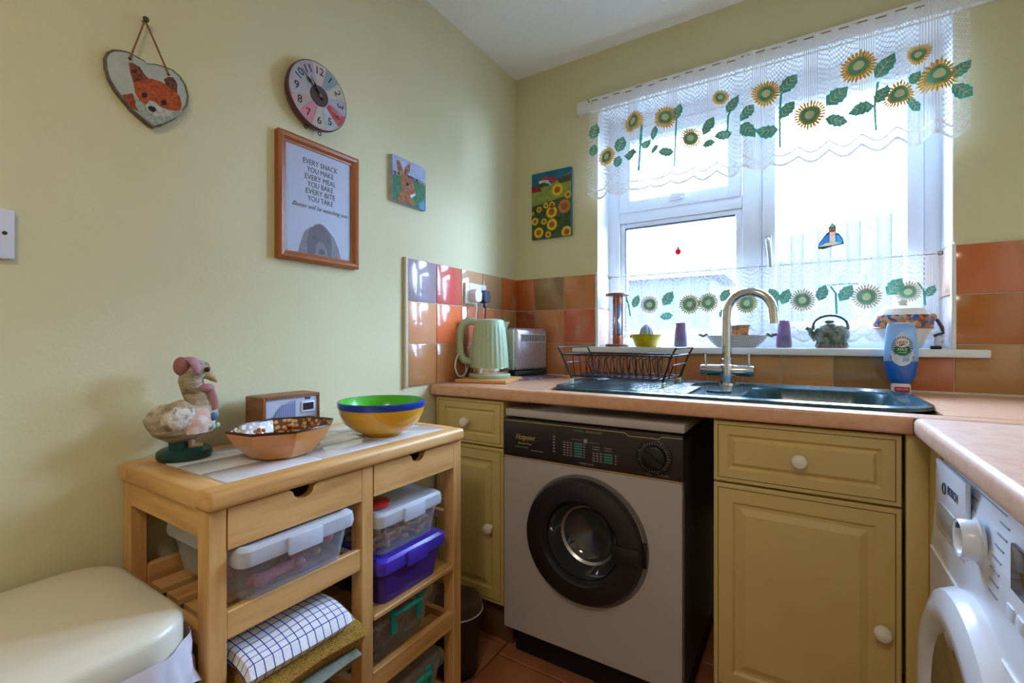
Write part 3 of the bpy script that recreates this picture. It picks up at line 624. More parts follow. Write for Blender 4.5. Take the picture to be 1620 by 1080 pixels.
def loft(b, rings, m=0, cap=True):
    k = len(rings[0]); vs = sum([list(r) for r in rings], []); fs = []
    for j in range(len(rings) - 1):
        for i in range(k): fs.append((j * k + i, j * k + (i + 1) % k, (j + 1) * k + (i + 1) % k, (j + 1) * k + i))
    if cap: fs.append([(len(rings) - 1) * k + i for i in range(k)])
    b.add(vs, fs, m, True)
b = MB(); Z = lambda pts, z: [(x, y, z) for x, y in pts]
loft(b, [Z(outline(0), WZ + .0005), Z(outline(.002), WZ + .008), Z(outline(.014), WZ + .0115), Z(outline(.024), WZ + .004)], cap=False)
# deck between rim and bowl: an n-gon with the bowl as a hole, bridged
bm_ = bmesh.new(); lo = [bm_.verts.new(p) for p in Z(outline(.024), WZ + .004)]; li = [bm_.verts.new(p) for p in Z(bowl(0), WZ + .004)]
eds = [bm_.edges.new((l[i], l[(i + 1) % len(l)])) for l in (lo, li) for i in range(len(l))]
bmesh.ops.triangle_fill(bm_, edges=eds, use_beauty=True, use_dissolve=False); bm_.verts.index_update()
b.add([q.co.copy() for q in bm_.verts], [[q.index for q in f.verts] for f in bm_.faces], 0); bm_.free()
loft(b, [Z(bowl(0), WZ + .004), Z(bowl(.006), WZ - .004), Z(bowl(.016), WZ - .09), Z(bowl(.03), WZ - .155), Z(bowl(.06), WZ - .165)])
b.build('basin', SINK, sk)
for i in range(13):
    y = -.50 + i * .030; MB().box(.50 + .04 * abs(i - 6) / 6, .90 if i < 8 else .86, y - .0055, y + .0055, WZ + .002, WZ + .0105, bev=.003, seg=2).build('drainer_rib', SINK, sk)
MB().lathe([(.042, WZ - .1655), (.042, WZ - .162), (.03, WZ - .161), (.0001, WZ - .162)], (1.216, -.32, 0), 24).build('waste', CHROME, sk)
MB().lathe([(.03, WZ + .004), (.03, WZ + .009), (.0001, WZ + .010)], (.965, -.37, 0), 20, sx=1.2).build('overflow_cover', M('dark_green_composite', '1f4a52', .3), sk)

tp = thing('mixer_tap', 'chrome swan-neck mixer tap with two lever handles behind the sink', 'tap', (.95, -.095, WZ))
ty = -.095
MB().lathe([(.032, WZ + .004), (.031, WZ + .012), (.0245, WZ + .016), (.0245, WZ + .075), (.021, WZ + .078), (.021, WZ + .098), (.016, WZ + .101)], (.953, ty, 0), 28).build('body', CHROME, tp)
pth = [(.953, ty, WZ + .09), (.953, ty, WZ + .24)] + [(1.026 - .073 * math.cos(a * PI / 14), ty - .010 * a / 14, WZ + .258 + .077 * math.sin(a * PI / 14)) for a in range(1, 14)] + [(1.1, ty - .012, WZ + .242), (1.102, ty - .012, WZ + .222)]
MB().tube(pth, [.0165] * 2 + [.016] * 13 + [.0155, .0155], 16).build('spout', CHROME, tp)
MB().tube([(.865, ty, WZ + .056), (.875, ty, WZ + .056), (1.03, ty, WZ + .056), (1.04, ty, WZ + .056)], [.0185, .021, .021, .0185], 20).build('crossbar', CHROME, tp)
for x in (.880, 1.024): MB().tube([(x, ty, WZ + .07), (x, ty - .002, WZ + .118)], .0055, 10).build('lever_handle', CHROME, tp)

rk = thing('dish_rack', 'black wire dish rack standing on the sink drainer', 'dish rack', (.63, -.28, WZ + .01))
WIRE = M('black_coated_wire', '1b181c', .35)
zb_, zt_ = WZ + .035, WZ + .112
xa, xb, y_a, y_b = .475, .80, -.385, -.155
def loop(ex, z): return [(xa - ex, y_a - ex * .6, z), (xb + ex, y_a - ex * .6, z), (xb + ex, y_b + ex * .6, z), (xa - ex, y_b + ex * .6, z)]
MB().tube(loop(.03, zt_), .003, 6, closed=True).build('top_rail', WIRE, rk); MB().tube(loop(0, zb_), .0025, 6, closed=True).build('bottom_rail', WIRE, rk)
for s, x in ((-1, xa), (1, xb)):      # the two carrying ends with their handles
    e = x + s * .03; h = x + s * .045
    MB().tube([(x - s * .004, y_a, WZ + .018), (e, y_a - .02, zt_), (h, y_a - .02, zt_ + .026), (h, y_b + .02, zt_ + .026), (e, y_b + .02, zt_), (x - s * .004, y_b, WZ + .018)], .0032, 8).build('end_handle', WIRE, rk)
    MB().tube([(x, y_a, WZ + .018), (x, y_b, WZ + .018)], .0028, 8).build('foot_bar', WIRE, rk)
    MB().tube([(x + s * .012, y_a + .02, zb_), (x + s * .028, y_a + .02, zt_ - .03), (x + s * .028, y_b - .02, zt_ - .03), (x + s * .012, y_b - .02, zb_)], .0022, 6).build('end_wire', WIRE, rk)
    for y in (y_a, y_b): MB().box(x - .006, x + .006, y - .006, y + .006, WZ + .0075, WZ + .026, bev=.002).build('foot', M('pale_rubber', 'cfe0da', .5), rk)
for i in range(13):
    x = xa + .012 + i * .025
    for y, s in ((y_a, -1), (y_b, 1)): MB().tube([(x, y, zb_), (x, y + s * .018, zt_)], .0016, 5).build('side_wire', WIRE, rk)
    MB().tube([(x, y_a, zb_), (x, y_b, zb_)], .0016, 5).build('floor_wire', WIRE, rk)
for i in range(12):
    x = xa + .02 + i * .024
    MB().tube([(x, -.30, zb_)] + [(x + .007 * math.sin(a * PI / 8) * 2 - .0, -.30 + .003 * a, zb_ + .058 + .012 * math.sin(a * PI / 8)) for a in range(0, 9)] + [(x + .010, -.27, zb_)], .0016, 5).build('plate_divider', WIRE, rk)
for y in (-.33, -.23): MB().tube([(xa, y, zb_), (xb, y, zb_)], .002, 5).build('floor_wire', WIRE, rk)

# ---------------------------------------------------------------- washing-up liquid
fy = thing('washing_up_liquid', 'clear blue washing-up liquid bottle with white cap standing upside down by the sink', 'bottle', (1.44, -.075, WZ))
fx, fyy = 1.44, -.078
prof = [(.020, .030), (.030, .040), (.037, .065), (.0405, .10), (.0405, .125), (.038, .16), (.034, .205), (.031, .217), (.0001, .219)]
prof = [(r * 1.0, z) for r, z in prof]
MB().lathe([p for p in prof if p[1] <= .111] + [(.0405, .111), (.0001, .1112)], (fx, fyy, WZ + 0), 32, sy=.55).build('blue_liquid', M('blue_detergent', '1f62c4', .1, coat=.4), fy)
MB().lathe([(r + .0012, z) for r, z in prof if z >= .1] , (fx, fyy, WZ), 32, sy=.55).build('bottle_shell', clear('clear_blue_pet', 'c4e4fa', .55), fy)
MB().lathe([(.024, .001), (.024, .026), (.020, .032)], (fx, fyy, WZ), 28, sy=.75).build('cap', M('white_cap', 'e8e4ea', .35), fy)
yl = lambda x, off=0: fyy - .55 * math.sqrt(max(0, .042 ** 2 - (x - fx) ** 2)) - .0008 - off
def decal(name, poly, m, off=0, par=None):
    b = MB(); P = [(fx + a * .001, yl(fx + a * .001, off), WZ + z * .001) for a, z in poly]; b.add(P, [list(range(len(P)))]); return b.build(name, m, par or fy)
def ellp(cx, cz, rx, rz, n=24): return [(cx + rx * math.cos(2 * PI * k / n), cz + rz * math.sin(2 * PI * k / n)) for k in range(n)]
decal('label', [(-27, 118), (-25, 108), (-18, 95), (-8, 88), (0, 86), (8, 88), (18, 95), (25, 108), (27, 118), (24, 150), (14, 178), (0, 192), (-14, 178), (-24, 150)], M('label_pale', 'cfdcee', .4), .0004)
b = MB()
for k in range(26):
    a = PI * .02 + 2 * PI * k / 26
    q = lambda r, da: (fx + .001 * r * .8 * math.cos(a + da), yl(fx + .001 * r * .8 * math.cos(a + da), .001), WZ + .144 + .001 * r * math.sin(a + da))
    if math.sin(a) > -.75: b.add([q(20, -.06), q(32, -.05), q(32, .05), q(20, .06)], [(0, 1, 2, 3)])
b.build('ray_burst', M('navy_print', '23335c', .5), fy)
decal('green_roundel', ellp(0, 135, 19, 17), M('green_print', '1f6e3a', .4), .0016); decal('white_roundel', ellp(0, 157, 16.5, 14), M('white_print', 'e4e6e2', .4), .002)
text('FAIRY', .0135, (fx, fyy - .0268, WZ + .157), BACK, M('red_print', 'c8202c', .4), fy, width=.026)
text('MAX', .0125, (fx, fyy - .0264, WZ + .136), BACK, M('white_print', 'e4e6e2', .4), fy, width=.023); text('POWER', .005, (fx, fyy - .0264, WZ + .127), BACK, M('white_print', 'e4e6e2', .4), fy, width=.02)
decal('red_band', [(-27, 109), (27, 109), (27, 117), (-27, 117)], M('red_print', 'c8202c', .4), .0014); text('ANTIBACTERIAL', .0055, (fx, fyy - .0262, WZ + .113), BACK, M('white_print', 'e4e6e2', .4), fy, width=.036)
b = MB(); b.box(fx - .018, fx + .018, fyy - .0190, fyy - .0175, WZ + .005, WZ + .022); b.build('red_cap_label', M('red_print', 'c8202c', .4), fy); text('ANTI-LEAK', .0065, (fx, fyy - .0194, WZ + .015), BACK, M('white_print', 'e4e6e2', .4), fy, width=.030)

# ---------------------------------------------------------------- wooden trolley and what it carries
TZ = .82
tr = thing('kitchen_trolley', 'beech kitchen trolley with tiled top, two drawers and slatted shelves', 'trolley', (.19, -1.22, 0))
wx, wy, wz = wood('x'), wood('y'), wood('z')
MB().box(.008, .048, -1.558, -.884, .787, TZ, bev=.006).build('top_long_rail', wy, tr); MB().box(.325, .374, -1.558, -.884, .787, TZ, bev=.010, seg=3).build('top_long_rail', wy, tr)
for y0, y1 in ((-1.558, -1.508), (-.926, -.884)): MB().box(.040, .333, y0, y1, .787, TZ, bev=.006).build('top_end_rail', wx, tr)
MB().box(.046, .330, -1.51, -.924, .790, .808).build('tile_bed', M('pale_grout', 'cfcac0', .9), tr)
WT = M('white_glazed_tile', 'dde0e6', .12, noise=(5, 'd3d7e0', .4, .7), coat=.3)
t_ = MB().box(-.0465, .0465, -.0965, .0965, 0, .0125, bev=.0012).build('top_tile', WT, tr, world=False); ttm = t_.data; bpy.data.objects.remove(t_)
for i in range(3):
    for j in range(3): piece('top_tile', ttm, tr, (.0935 + i * .0945, -1.41 + j * .1945, .807))
def leg(x0, x1, y0, y1): return MB().box(x0, x1, y0, y1, 0, .787, bev=.002, seg=1).build('leg', wz, tr)
for y0, y1 in ((-1.551, -1.521), (-1.238, -1.205), (-.920, -.886)):
    leg(.325, .361, y0, y1); leg(.012, .045, y0, y1)
for y0, y1 in ((-1.549, -1.531), (-.907, -.889)): MB().box(.045, .325, y0, y1, .738, .786).build('apron', wx, tr)
for y in (-1.549, -.907, -1.23):
    for z in (.59, .425, .30): MB().box(.045, .325, y, y + .018, z - .035, z - .012).build('shelf_bearer', wx, tr)
def drawer(y0, y1):
    dq = MB(); yc = (y0 + y1) / 2
    poly = [(y0, .714), (y1, .714), (y1, .785), (yc + .030, .785)] + [(yc + .022 * math.cos(PI * k / 8), .779 - .017 * math.sin(PI * k / 8)) for k in range(9)] + [(yc - .030, .785), (y0, .785)]
    dq.prism(poly, lambda a, z: (.346, a, z), (.016, 0, 0)); o = dq.build('drawer', wy, tr)
    MB().box(.06, .345, y0 + .004, y1 - .004, .72, .760).build('drawer_box', wood('y', 'drawer_wood', '7a4a24', '5c3418'), o)
drawer(-1.520, -1.239); drawer(-1.204, -.921)
def tray(y0, y1, z):      # deep rails front and back, bowed end bearers, slats between
    for x in (.343, .030): MB().box(x, x + .016, y0, y1, z - .028, z + .020, bev=.002, seg=1).build('tray_rail', wy, tr)
    for k in range(4): MB().box(.06 + k * .072, .11 + k * .072, y0, y1, z - .022, z - .012).build('shelf_slat', wy, tr)
def shelf(y0, y1, z):
    for k in range(5): MB().box(.035 + k * .066, .088 + k * .066 + (.012 if k == 4 else 0), y0, y1, z - .012, z, bev=.002, seg=1).build('shelf_slat', wy, tr)
tray(-1.521, -1.238, .588); shelf(-1.521, -1.238, .413); shelf(-1.205, -.920, .443); tray(-1.205, -.920, .292)
shelf(-1.521, -1.238, .10); shelf(-1.205, -.920, .10)

BIS = M('dog_biscuit_tan', 'c99a66', .85, noise=(50, 'b98555', .4, .7), bump=(90, .3)); BISP = M('dog_biscuit_pink', 'c26a6a', .85, noise=(50, 'b05a5c', .4, .7), bump=(90, .3))
def bone(l, r):
    b = MB(); b.tube([(-l * .5, 0, 0), (-l * .3, 0, 0), (l * .3, 0, 0), (l * .5, 0, 0)], [r * .9, r * .72, r * .72, r * .9], 10)
    for s in (-1, 1):
        for q in (-1, 1): b.ell((s * l * .5, q * r * .62, 0), (r * .85, r * .85, r * .8), 10, k=6)
    return b
bm1 = bone(.085, .015).build('dog_biscuit', BIS); bmm = bm1.data; bpy.data.objects.remove(bm1)
bm2 = bone(.085, .015).build('dog_biscuit', BISP); bmp = bm2.data; bpy.data.objects.remove(bm2)
sm1 = bone(.036, .0075).build('dog_biscuit', BIS); sbm = sm1.data; bpy.data.objects.remove(sm1)
def biscuit(me, loc, rot, label, group):
    o = bpy.data.objects.new('dog_biscuit', me); C.objects.link(o); o.location = loc; o.rotation_euler = rot; tag(o, label, 'dog biscuit', group)
def storage(name, label, x0, x1, y0, y1, z0, z1, lid, tub, lidm, clipm=None, clipax='x', foot=False):
    t = thing(name, label, 'storage box', ((x0 + x1) / 2, (y0 + y1) / 2, z0))
    b = MB(); ins = .022; r = .02
    def rr(i, z, extra=0): return [(x, y, z) for x, y in rrect(x0 + i, x1 - i, y0 + i, y1 - i, r)]
    loft(b, [rr(ins, z0), rr(.010, z1 - lid), rr(.012, z1 - lid), rr(ins + .002, z0 + .003)]); b.build('tub', tub, t)
    b = MB(); loft(b, [rr(.002, z1 - lid - .006), rr(0, z1 - lid + .004), rr(.002, z1 - .006), rr(.010, z1), rr(.02, z1 - .003)]); lo_ = b.build('lid', lidm, t)
    yc = (y0 + y1) / 2
    for s, xx in ((1, x1), (-1, x0)):
        if clipm is None: MB().box(xx - .004 if s > 0 else xx - .005, xx + .005 if s > 0 else xx + .004, yc - .035, yc + .035, z1 - lid - .012, z1 - .004, bev=.003).build('clip', lidm, t)
        else:
            for q in (-.045, .045): MB().box(xx - .002, xx + .007, yc + q - .010, yc + q + .010, z1 - lid - .035, z1 - .002, bev=.003).build('clip', clipm, t)
            MB().tube([(xx + .006, yc - .045, z1 - .012), (xx + .02, yc - .03, z1 - .004), (xx + .02, yc + .03, z1 - .004), (xx + .006, yc + .045, z1 - .012)], .006, 8).build('carry_handle', clipm, t)
    return t
CLR = clear('clear_polypropylene', 'f2f4fa', .93, .15); FROST = clear('frosted_lid', 'eaf0fc', .48, .2); CLR2 = clear('clear_polypropylene_dim', 'eef0f0', .90, .15)
storage('biscuit_box', 'large clear plastic box of bone-shaped dog biscuits on the upper trolley tray', .09, .385, -1.512, -1.268, .609, .711, .026, CLR, FROST)
LAB = ['large tan bone-shaped dog biscuit inside the big clear box on the trolley', 'large pink bone-shaped dog biscuit inside the big clear box on the trolley']; GRP = ['large tan dog biscuits in the big clear box', 'large pink dog biscuits in the big clear box']
for ix in range(6):
    c_ = ix in (1, 3, 5); biscuit([bmm, bmp][c_], (.143 + ix * .0385, -1.39 + .028 * (-1) ** ix, .6275), (R.uniform(-.2, .2), R.uniform(-.1, .1), PI / 2 + R.uniform(-.15, .15)), LAB[c_], GRP[c_])
for k, (x, y, a, z, c_) in enumerate([(.22, -1.455, .2, .652, 0), (.20, -1.415, -.25, .654, 1), (.25, -1.375, .15, .653, 0), (.21, -1.335, -.1, .653, 1), (.305, -1.40, 1.35, .654, 0), (.325, -1.345, 1.7, .652, 1), (.29, -1.44, 1.9, .664, 0)]):
    biscuit([bmm, bmp][c_], (x, y, z), (R.uniform(-.15, .15), R.uniform(-.15, .15), a), LAB[c_], GRP[c_])
storage('treat_tub', 'smaller clear box of dog treats with a red flip cap, stacked on the purple box', .10, .365, -1.192, -.962, .556, .664, .026, CLR, FROST)
redl = MB().lathe([(.040, .664), (.042, .672), (.036, .675), (.0001, .675)], (.29, -1.145, 0), 24).build('flip_cap', M('red_plastic', 'd03428', .35))
redl.parent = bpy.data.objects['treat_tub']; redl.data.transform(WM['treat_tub'].inverted())
for ix in range(5):
    for iy in range(5):
        for iz in range(2): biscuit(sbm, (.150 + ix * .042 + R.uniform(-.006, .006), -1.150 + iy * .037 + R.uniform(-.006, .006), .571 + iz * .019), (R.uniform(-.4, .4), R.uniform(-.4, .4), R.uniform(0, 3)), 'small dog biscuit inside the clear tub with the red cap', 'small dog biscuits in the red-capped tub')
PUR = clear('purple_tub', '5a3cae', .35, .2)
storage('purple_box', 'purple plastic storage box with matching lid on the right-hand trolley shelf', .085, .37, -1.190, -.955, .444, .556, .028, PUR, M('purple_lid', '4b35b8', .25))
TL = M('teal_plastic', '1a9a8e', .3)
storage('handled_box', 'clear box with teal clips and handle on the lower trolley tray', .06, .328, -1.185, -.955, .284, .405, .026, CLR2, CLR2, TL)
storage('handled_box', 'clear box with wide teal handle on the bottom trolley shelf', .07, .36, -1.190, -.945, .101, .225, .028, CLR2, CLR2, TL)
for i in range(8): biscuit(bmp, (.115 + (i % 4) * .052, -1.085 + .028 * (i % 2), .304 + .030 * (i // 4)), (0, 0, PI / 2 + R.uniform(-.12, .12)), 'reddish dog chew inside the clear box with teal clips', 'dog chews in the teal-clipped box')

# folded cloths on the left lower shelf
def cloth(name, label, x0, x1, y0, y1, ztop, thick, mat, rad=.012, wav=.004, ph=0, uvscale=1):
    nx, ny = 36, 30; top = []; bot = []; uvs = []
    for i in range(nx + 1):
        for j in range(ny + 1):
            s, t = i / nx, j / ny; x = x0 + (x1 - x0) * s; y = y0 + (y1 - y0) * t
            e = min(s, 1 - s) * (x1 - x0); f = min(t, 1 - t) * (y1 - y0); q = min(1, min(e, f) / rad)
            h = thick * .5 * math.sqrt(max(0, 1 - (1 - q) ** 2)); zc = ztop(x, y) - thick * .5 + wav * math.sin(x * 31 + ph) * math.cos(y * 26 + ph * 2)
            yw = y + .004 * math.sin(x * 40 + ph)
            top.append((x, yw, zc + h)); bot.append((x, yw, zc - h)); uvs.append((s * (x1 - x0), t * (y1 - y0)))
    N = len(top); vs = top + bot; fs = []
    for i in range(nx):
        for j in range(ny):
            a, b_, c, d_ = i * (ny + 1) + j, (i + 1) * (ny + 1) + j, (i + 1) * (ny + 1) + j + 1, i * (ny + 1) + j + 1
            fs.append((a, b_, c, d_)); fs.append((N + d_, N + c, N + b_, N + a))
    rim = [i * (ny + 1) for i in range(nx + 1)] + [nx * (ny + 1) + j for j in range(1, ny + 1)] + [i * (ny + 1) + ny for i in range(nx - 1, -1, -1)] + [j for j in range(ny - 1, 0, -1)]
    for a, b_ in zip(rim, rim[1:] + rim[:1]): fs.append((b_, a, N + a, N + b_))
    o = MB().add(vs, fs, 0, True).build(name, mat, uv=uvs + uvs); return tag(o, label, name.replace('_', ' ').split()[-1])
sl = lambda z0, k, x_=.20: (lambda x, y: z0 - k * max(0, x - x_) ** 1.5 * 8 - .02 * (y + 1.38))
cloth('grey_cloth', 'grey-green patterned cloth at the bottom of the folded pile on the trolley', .06, .395, -1.505, -1.262, sl(.438, .03), .026, M('grey_green_cloth', '8c958a', .95, noise=(14, '6d7a5e', .45, .6), bump=(200, .3)), ph=1)
cloth('yellow_towel', 'mustard yellow terry towel folded between the checked cloth and the grey cloth', .06, .400, -1.505, -1.250, sl(.500, .03), .058, M('mustard_terry', 'bd9440', 1.0, noise=(160, '9a7428', .4, .7), bump=(350, .8)), rad=.028, ph=2)
cloth('checked_tea_towel', 'white tea towel with a blue check on top of the folded pile', .06, .404, -1.508, -1.290, sl(.534, .03), .034, check_cloth(), rad=.016, ph=.4)

wbk = thing('wire_basket', 'white wire basket on the bottom shelf under the folded cloths', 'basket', (.2, -1.38, .101))
WWI = M('white_coated_wire', 'd8d8d6', .4)
for z, e in ((.104, 0), (.17, .006), (.255, .012)): MB().tube([(.07 - e, -1.50 - e, z), (.35 + e, -1.50 - e, z), (.35 + e, -1.262 + e, z), (.07 - e, -1.262 + e, z)], .0028, 6, closed=True).build('rim_wire', WWI, wbk)
for i in range(12):
    y = -1.495 + i * .021
    for x, s in ((.35, 1), (.07, -1)): MB().tube([(x, y, .104), (x + s * .012, y, .255)], .0016, 5).build('upright_wire', WWI, wbk)
    MB().tube([(.07, y, .104), (.35, y, .104)], .0016, 5).build('floor_wire', WWI, wbk)
for i in range(11):
    x = .085 + i * .026
    for y, s in ((-1.262, 1), (-1.50, -1)): MB().tube([(x, y, .104), (x, y + s * .012, .255)], .0016, 5).build('upright_wire', WWI, wbk)

# ---------------------------------------------------------------- things on the trolley top
TT = TZ
dk = thing('duck_figurine', 'painted wooden goose figurine in a pink bonnet and apron on the trolley', 'figurine', (.075, -1.468, TT))
FEA = M('aged_white_feathers', 'b9a890', .75, noise=(28, '7d6a55', .42, .68), bump=(70, .5), stretch=(1, 1, 2.2)); PNK = M('dusty_pink_cloth', 'b98a92', .7, noise=(20, '9a6a74', .4, .7)); DGR = M('dark_green_base', '16403a', .35)
X_ = .075
MB().lathe([(.044, 0), (.048, .006), (.047, .017), (.040, .022), (.0001, .023)], (X_, -1.466, TT), 26, sy=1.05).build('base', DGR, dk)
MB().tube([(X_, -1.478, TT + .02), (X_, -1.478, TT + .05)], .017, 12).build('support_post', DGR, dk)
pts = [(-1.538, .910), (-1.530, .904), (-1.515, .896), (-1.495, .893), (-1.472, .897), (-1.450, .905), (-1.435, .917), (-1.434, .934), (-1.441, .950), (-1.450, .966), (-1.455, .982), (-1.452, .997), (-1.442, 1.005), (-1.429, 1.003), (-1.422, 1.000)]
rad = [.004, .011, .024, .037, .045, .044, .037, .030, .0255, .0225, .0225, .0245, .025, .019, .010]
MB().tube([(X_ + max(0, i_ - 10) * .002, y, z) for i_, (y, z) in enumerate(pts)], rad, 20, up=(1, 0, 0)).build('body', FEA, dk)
MB().tube(smooth([(X_ + .010, -1.432, 1.000), (X_ + .015, -1.424, .993), (X_ + .019, -1.415, .983), (X_ + .021, -1.411, .977)], 4), [.017, .016, .015, .014, .0125, .011, .010, .0085, .007, .0055, .004, .003, .002], 12, flat=(.8, 1)).build('beak', M('ochre_beak', 'c0a27a', .6, noise=(40, 'a08058', .45, .7)), dk)
for s in (-1, 1): MB().ell((X_ + .006 + s * .0215, -1.434, 1.006), (.0045, .0055, .0055), 10).build('eye', M('glass_eye', '2a1c14', .1), dk)
for s in (-1, 1): MB().ell((X_ + s * .034, -1.487, .908), (.013, .036, .026), 16).build('wing', M('pale_feathers', 'cdc2b2', .75, noise=(60, '8d7a66', .45, .6), bump=(70, .5)), dk)
# bonnet: a turned-up brim arched over the head from cheek to cheek, crown behind it
bp_ = [(X_ + .004 + .029 * math.cos(k * PI / 12), -1.455 - .004 * math.sin(k * PI / 12), 1.000 + .030 * math.sin(k * PI / 12)) for k in range(13)]
MB().tube(bp_, [.004, .006, .0075, .0085, .009, .0095, .0095, .0095, .009, .0085, .0075, .006, .004], 10, flat=(.45, 1.25), up=(0, 1, 0)).build('bonnet_brim', M('pink_bonnet', 'b07f8a', .6, noise=(30, '8a5a66', .45, .6)), dk)
MB().ell((X_ + .000, -1.472, 1.014), (.021, .014, .020), 16).build('bonnet_crown', M('brick_pink_bonnet', '96605e', .6), dk)
MB().tube(smooth([(X_ + .026, -1.430, .972), (X_ + .030, -1.424, .950), (X_ + .034, -1.420, .920)], 3), [.004, .006, .007, .0075, .008, .008, .007], 8, flat=(1, .5)).build('ribbon', PNK, dk)
MB().ell((X_ + .022, -1.432, .966), (.012, .014, .010), 12).build('neck_bow', PNK, dk)
b = MB(); 
ap = [(math.radians(a), z) for a in range(-75, 76, 15) for z in (0,)]
vs = []; fs = []
for j, (zz, rr_) in enumerate([(.925, .040), (.908, .046), (.890, .047), (.874, .043)]):
    for i in range(11):
        a = math.radians(-70 + 14 * i) + .85; vs.append((X_ + rr_ * 1.02 * math.sin(a), -1.458 + rr_ * 1.02 * math.cos(a), zz))
for j in range(3):
    for i in range(10): fs.append((j * 11 + i, j * 11 + i + 1, (j + 1) * 11 + i + 1, (j + 1) * 11 + i))
MB().add(vs, fs, 0, True).build('apron', M('cream_pink_apron', 'c9a08c', .7, noise=(45, 'd8c9bc', .45, .6)), dk)
b = MB()
for i in range(4): b.ell((X_ + .038 + .001 * i, -1.440 + .008 * i - .004, .884 + .002 * (i % 2)), (.004, .005, .006), 8, k=5)
b.build('painted_fence', M('mint_paint', '9fc8b4', .6), dk); MB().ell((X_ + .036, -1.426, .905), (.006, .009, .009), 10).build('painted_flowers', M('blue_paint', '3a6c8c', .6), dk)
for s in (-1, 1): MB().tube([(X_ + s * .014, -1.462, TT + .045), (X_ + s * .015, -1.460, TT + .026), (X_ + s * .018, -1.440, TT + .024)], [.007, .007, .006], 8).build('foot', M('tan_feet', 'b08a6c', .6), dk)

rd = thing('radio', 'small wooden digital radio with silver front behind the octagonal dish', 'radio', (.07, -1.235, TT))
RW = wood('y', 'walnut', '8f5a36', '6a3f24')
b = MB(); ry0, ry1 = -1.315, -1.160
b.box(.028, .104, ry0, ry0 + .010, TT, TT + .112, bev=.002, seg=1).box(.028, .104, ry1 - .007, ry1, TT, TT + .112, bev=.002, seg=1).box(.028, .104, ry0 + .010, ry1 - .007, TT + .105, TT + .112).box(.028, .104, ry0 + .01, ry1 - .007, TT, TT + .006).box(.028, .036, ry0 + .01, ry1 - .007, TT, TT + .108)
b.build('case', RW, rd)
fp = MB().box(.036, .100, ry0 + .010, ry1 - .007, TT + .006, TT + .105).build('front_panel', M('silver_plastic', 'b9bfd4', .35), rd)
gy = -1.262
poly = [(gy + .034, TT + .012), (gy + .034, TT + .098)] + [(gy + .034 - .080 * .9 * math.sin(a * PI / 16) * .95, TT + .012 + .086 * math.cos(a * PI / 16)) for a in range(1, 9)]
MB().prism(poly, lambda a, z: (.1003, a, z), (.001, 0, 0)).build('speaker_grille', M('grille_blue_grey', '8f9ac0', .5), rd)
for i in range(14): MB().box(.1012, .1018, gy - .035 + i * .005, gy - .0335 + i * .005, TT + .014, TT + .04 + .05 * min(1, (i + 3) / 9)).build('grille_slot', M('slot_dark', '6f7aa4', .6), fp)
MB().box(.099, .103, -1.213, -1.175, TT + .064, TT + .092, bev=.002).build('display_bezel', M('pale_bezel', 'dfe2ea', .25), rd); MB().box(.1028, .1036, -1.209, -1.179, TT + .070, TT + .088).build('display', M('dark_lcd', '35343c', .15), rd)
text('BUSH', .008, (.1008, -1.194, TT + .099), LEFT, INK, rd, width=.014)
for i in range(4): MB().lathe([(.006, .100), (.006, .107), (.0001, .108)], (0, -1.217 + i * .013, TT + .040), 14, axis='x').build('button', CHROME, rd)

od = thing('octagonal_dish', 'terracotta octagonal dish with patterned inside, in front of the radio', 'dish', (.222, -1.335, TT), math.radians(8))
def octo(rx, ry, z): return [(rx * .97 * math.cos(PI / 8 + k * PI / 4), ry * .97 * math.sin(PI / 8 + k * PI / 4), z) for k in range(8)]
TER = M('glazed_terracotta_orange', 'd08a3c', .2, noise=(8, 'b86c28', .5, .8), coat=.4)
b = MB(); ring = [octo(.052, .062, 0), octo(.060, .070, .004), octo(.088, .102, .034), octo(.102, .118, .060), octo(.098, .114, .0625)]
k = 8; vs = sum(ring, []); fs = [list(range(8))[::-1]]
for j in range(4):
    for i in range(8): fs.append((j * 8 + i, j * 8 + (i + 1) % 8, (j + 1) * 8 + (i + 1) % 8, (j + 1) * 8 + i))
b.add(vs, fs, 0); b.build('outside', TER, od, world=False)
b = MB(); ring = [octo(.098, .114, .0625), octo(.085, .099, .036), octo(.056, .066, .007)]; vs = sum(ring, []); fs = [[16 + i for i in range(8)]]
for j in range(2):
    for i in range(8): fs.append((j * 8 + i, j * 8 + (i + 1) % 8, (j + 1) * 8 + (i + 1) % 8, (j + 1) * 8 + i))
INP = bpy.data.materials.new('dish_pattern'); INP.use_nodes = True; nt = INP.node_tree; vo = nt.nodes.new('ShaderNodeTexVoronoi'); vo.inputs['Scale'].default_value = 95; tcn = nt.nodes.new('ShaderNodeTexCoord'); nt.links.new(tcn.outputs['Object'], vo.inputs[0])
cr = nt.nodes.new('ShaderNodeValToRGB'); cr.color_ramp.elements[0].color = lin('d9b878'); cr.color_ramp.elements[0].position = .3; cr.color_ramp.elements[1].color = lin('6a3a20'); cr.color_ramp.elements[1].position = .55
nt.links.new(vo.outputs['Distance'], cr.inputs[0]); nt.links.new(cr.outputs[0], nt.nodes['Principled BSDF'].inputs['Base Color']); nt.nodes['Principled BSDF'].inputs['Roughness'].default_value = .2
b.add(vs, fs, 0); ins = b.build('inside', INP, od, world=False)
b = MB(); b.tube([Vector(p) + Vector((0, 0, .001)) for p in octo(.100, .116, .0615)], .0028, 6, closed=True); b.build('dark_rim', M('dark_brown_rim', '3a2220', .3), od, world=False)
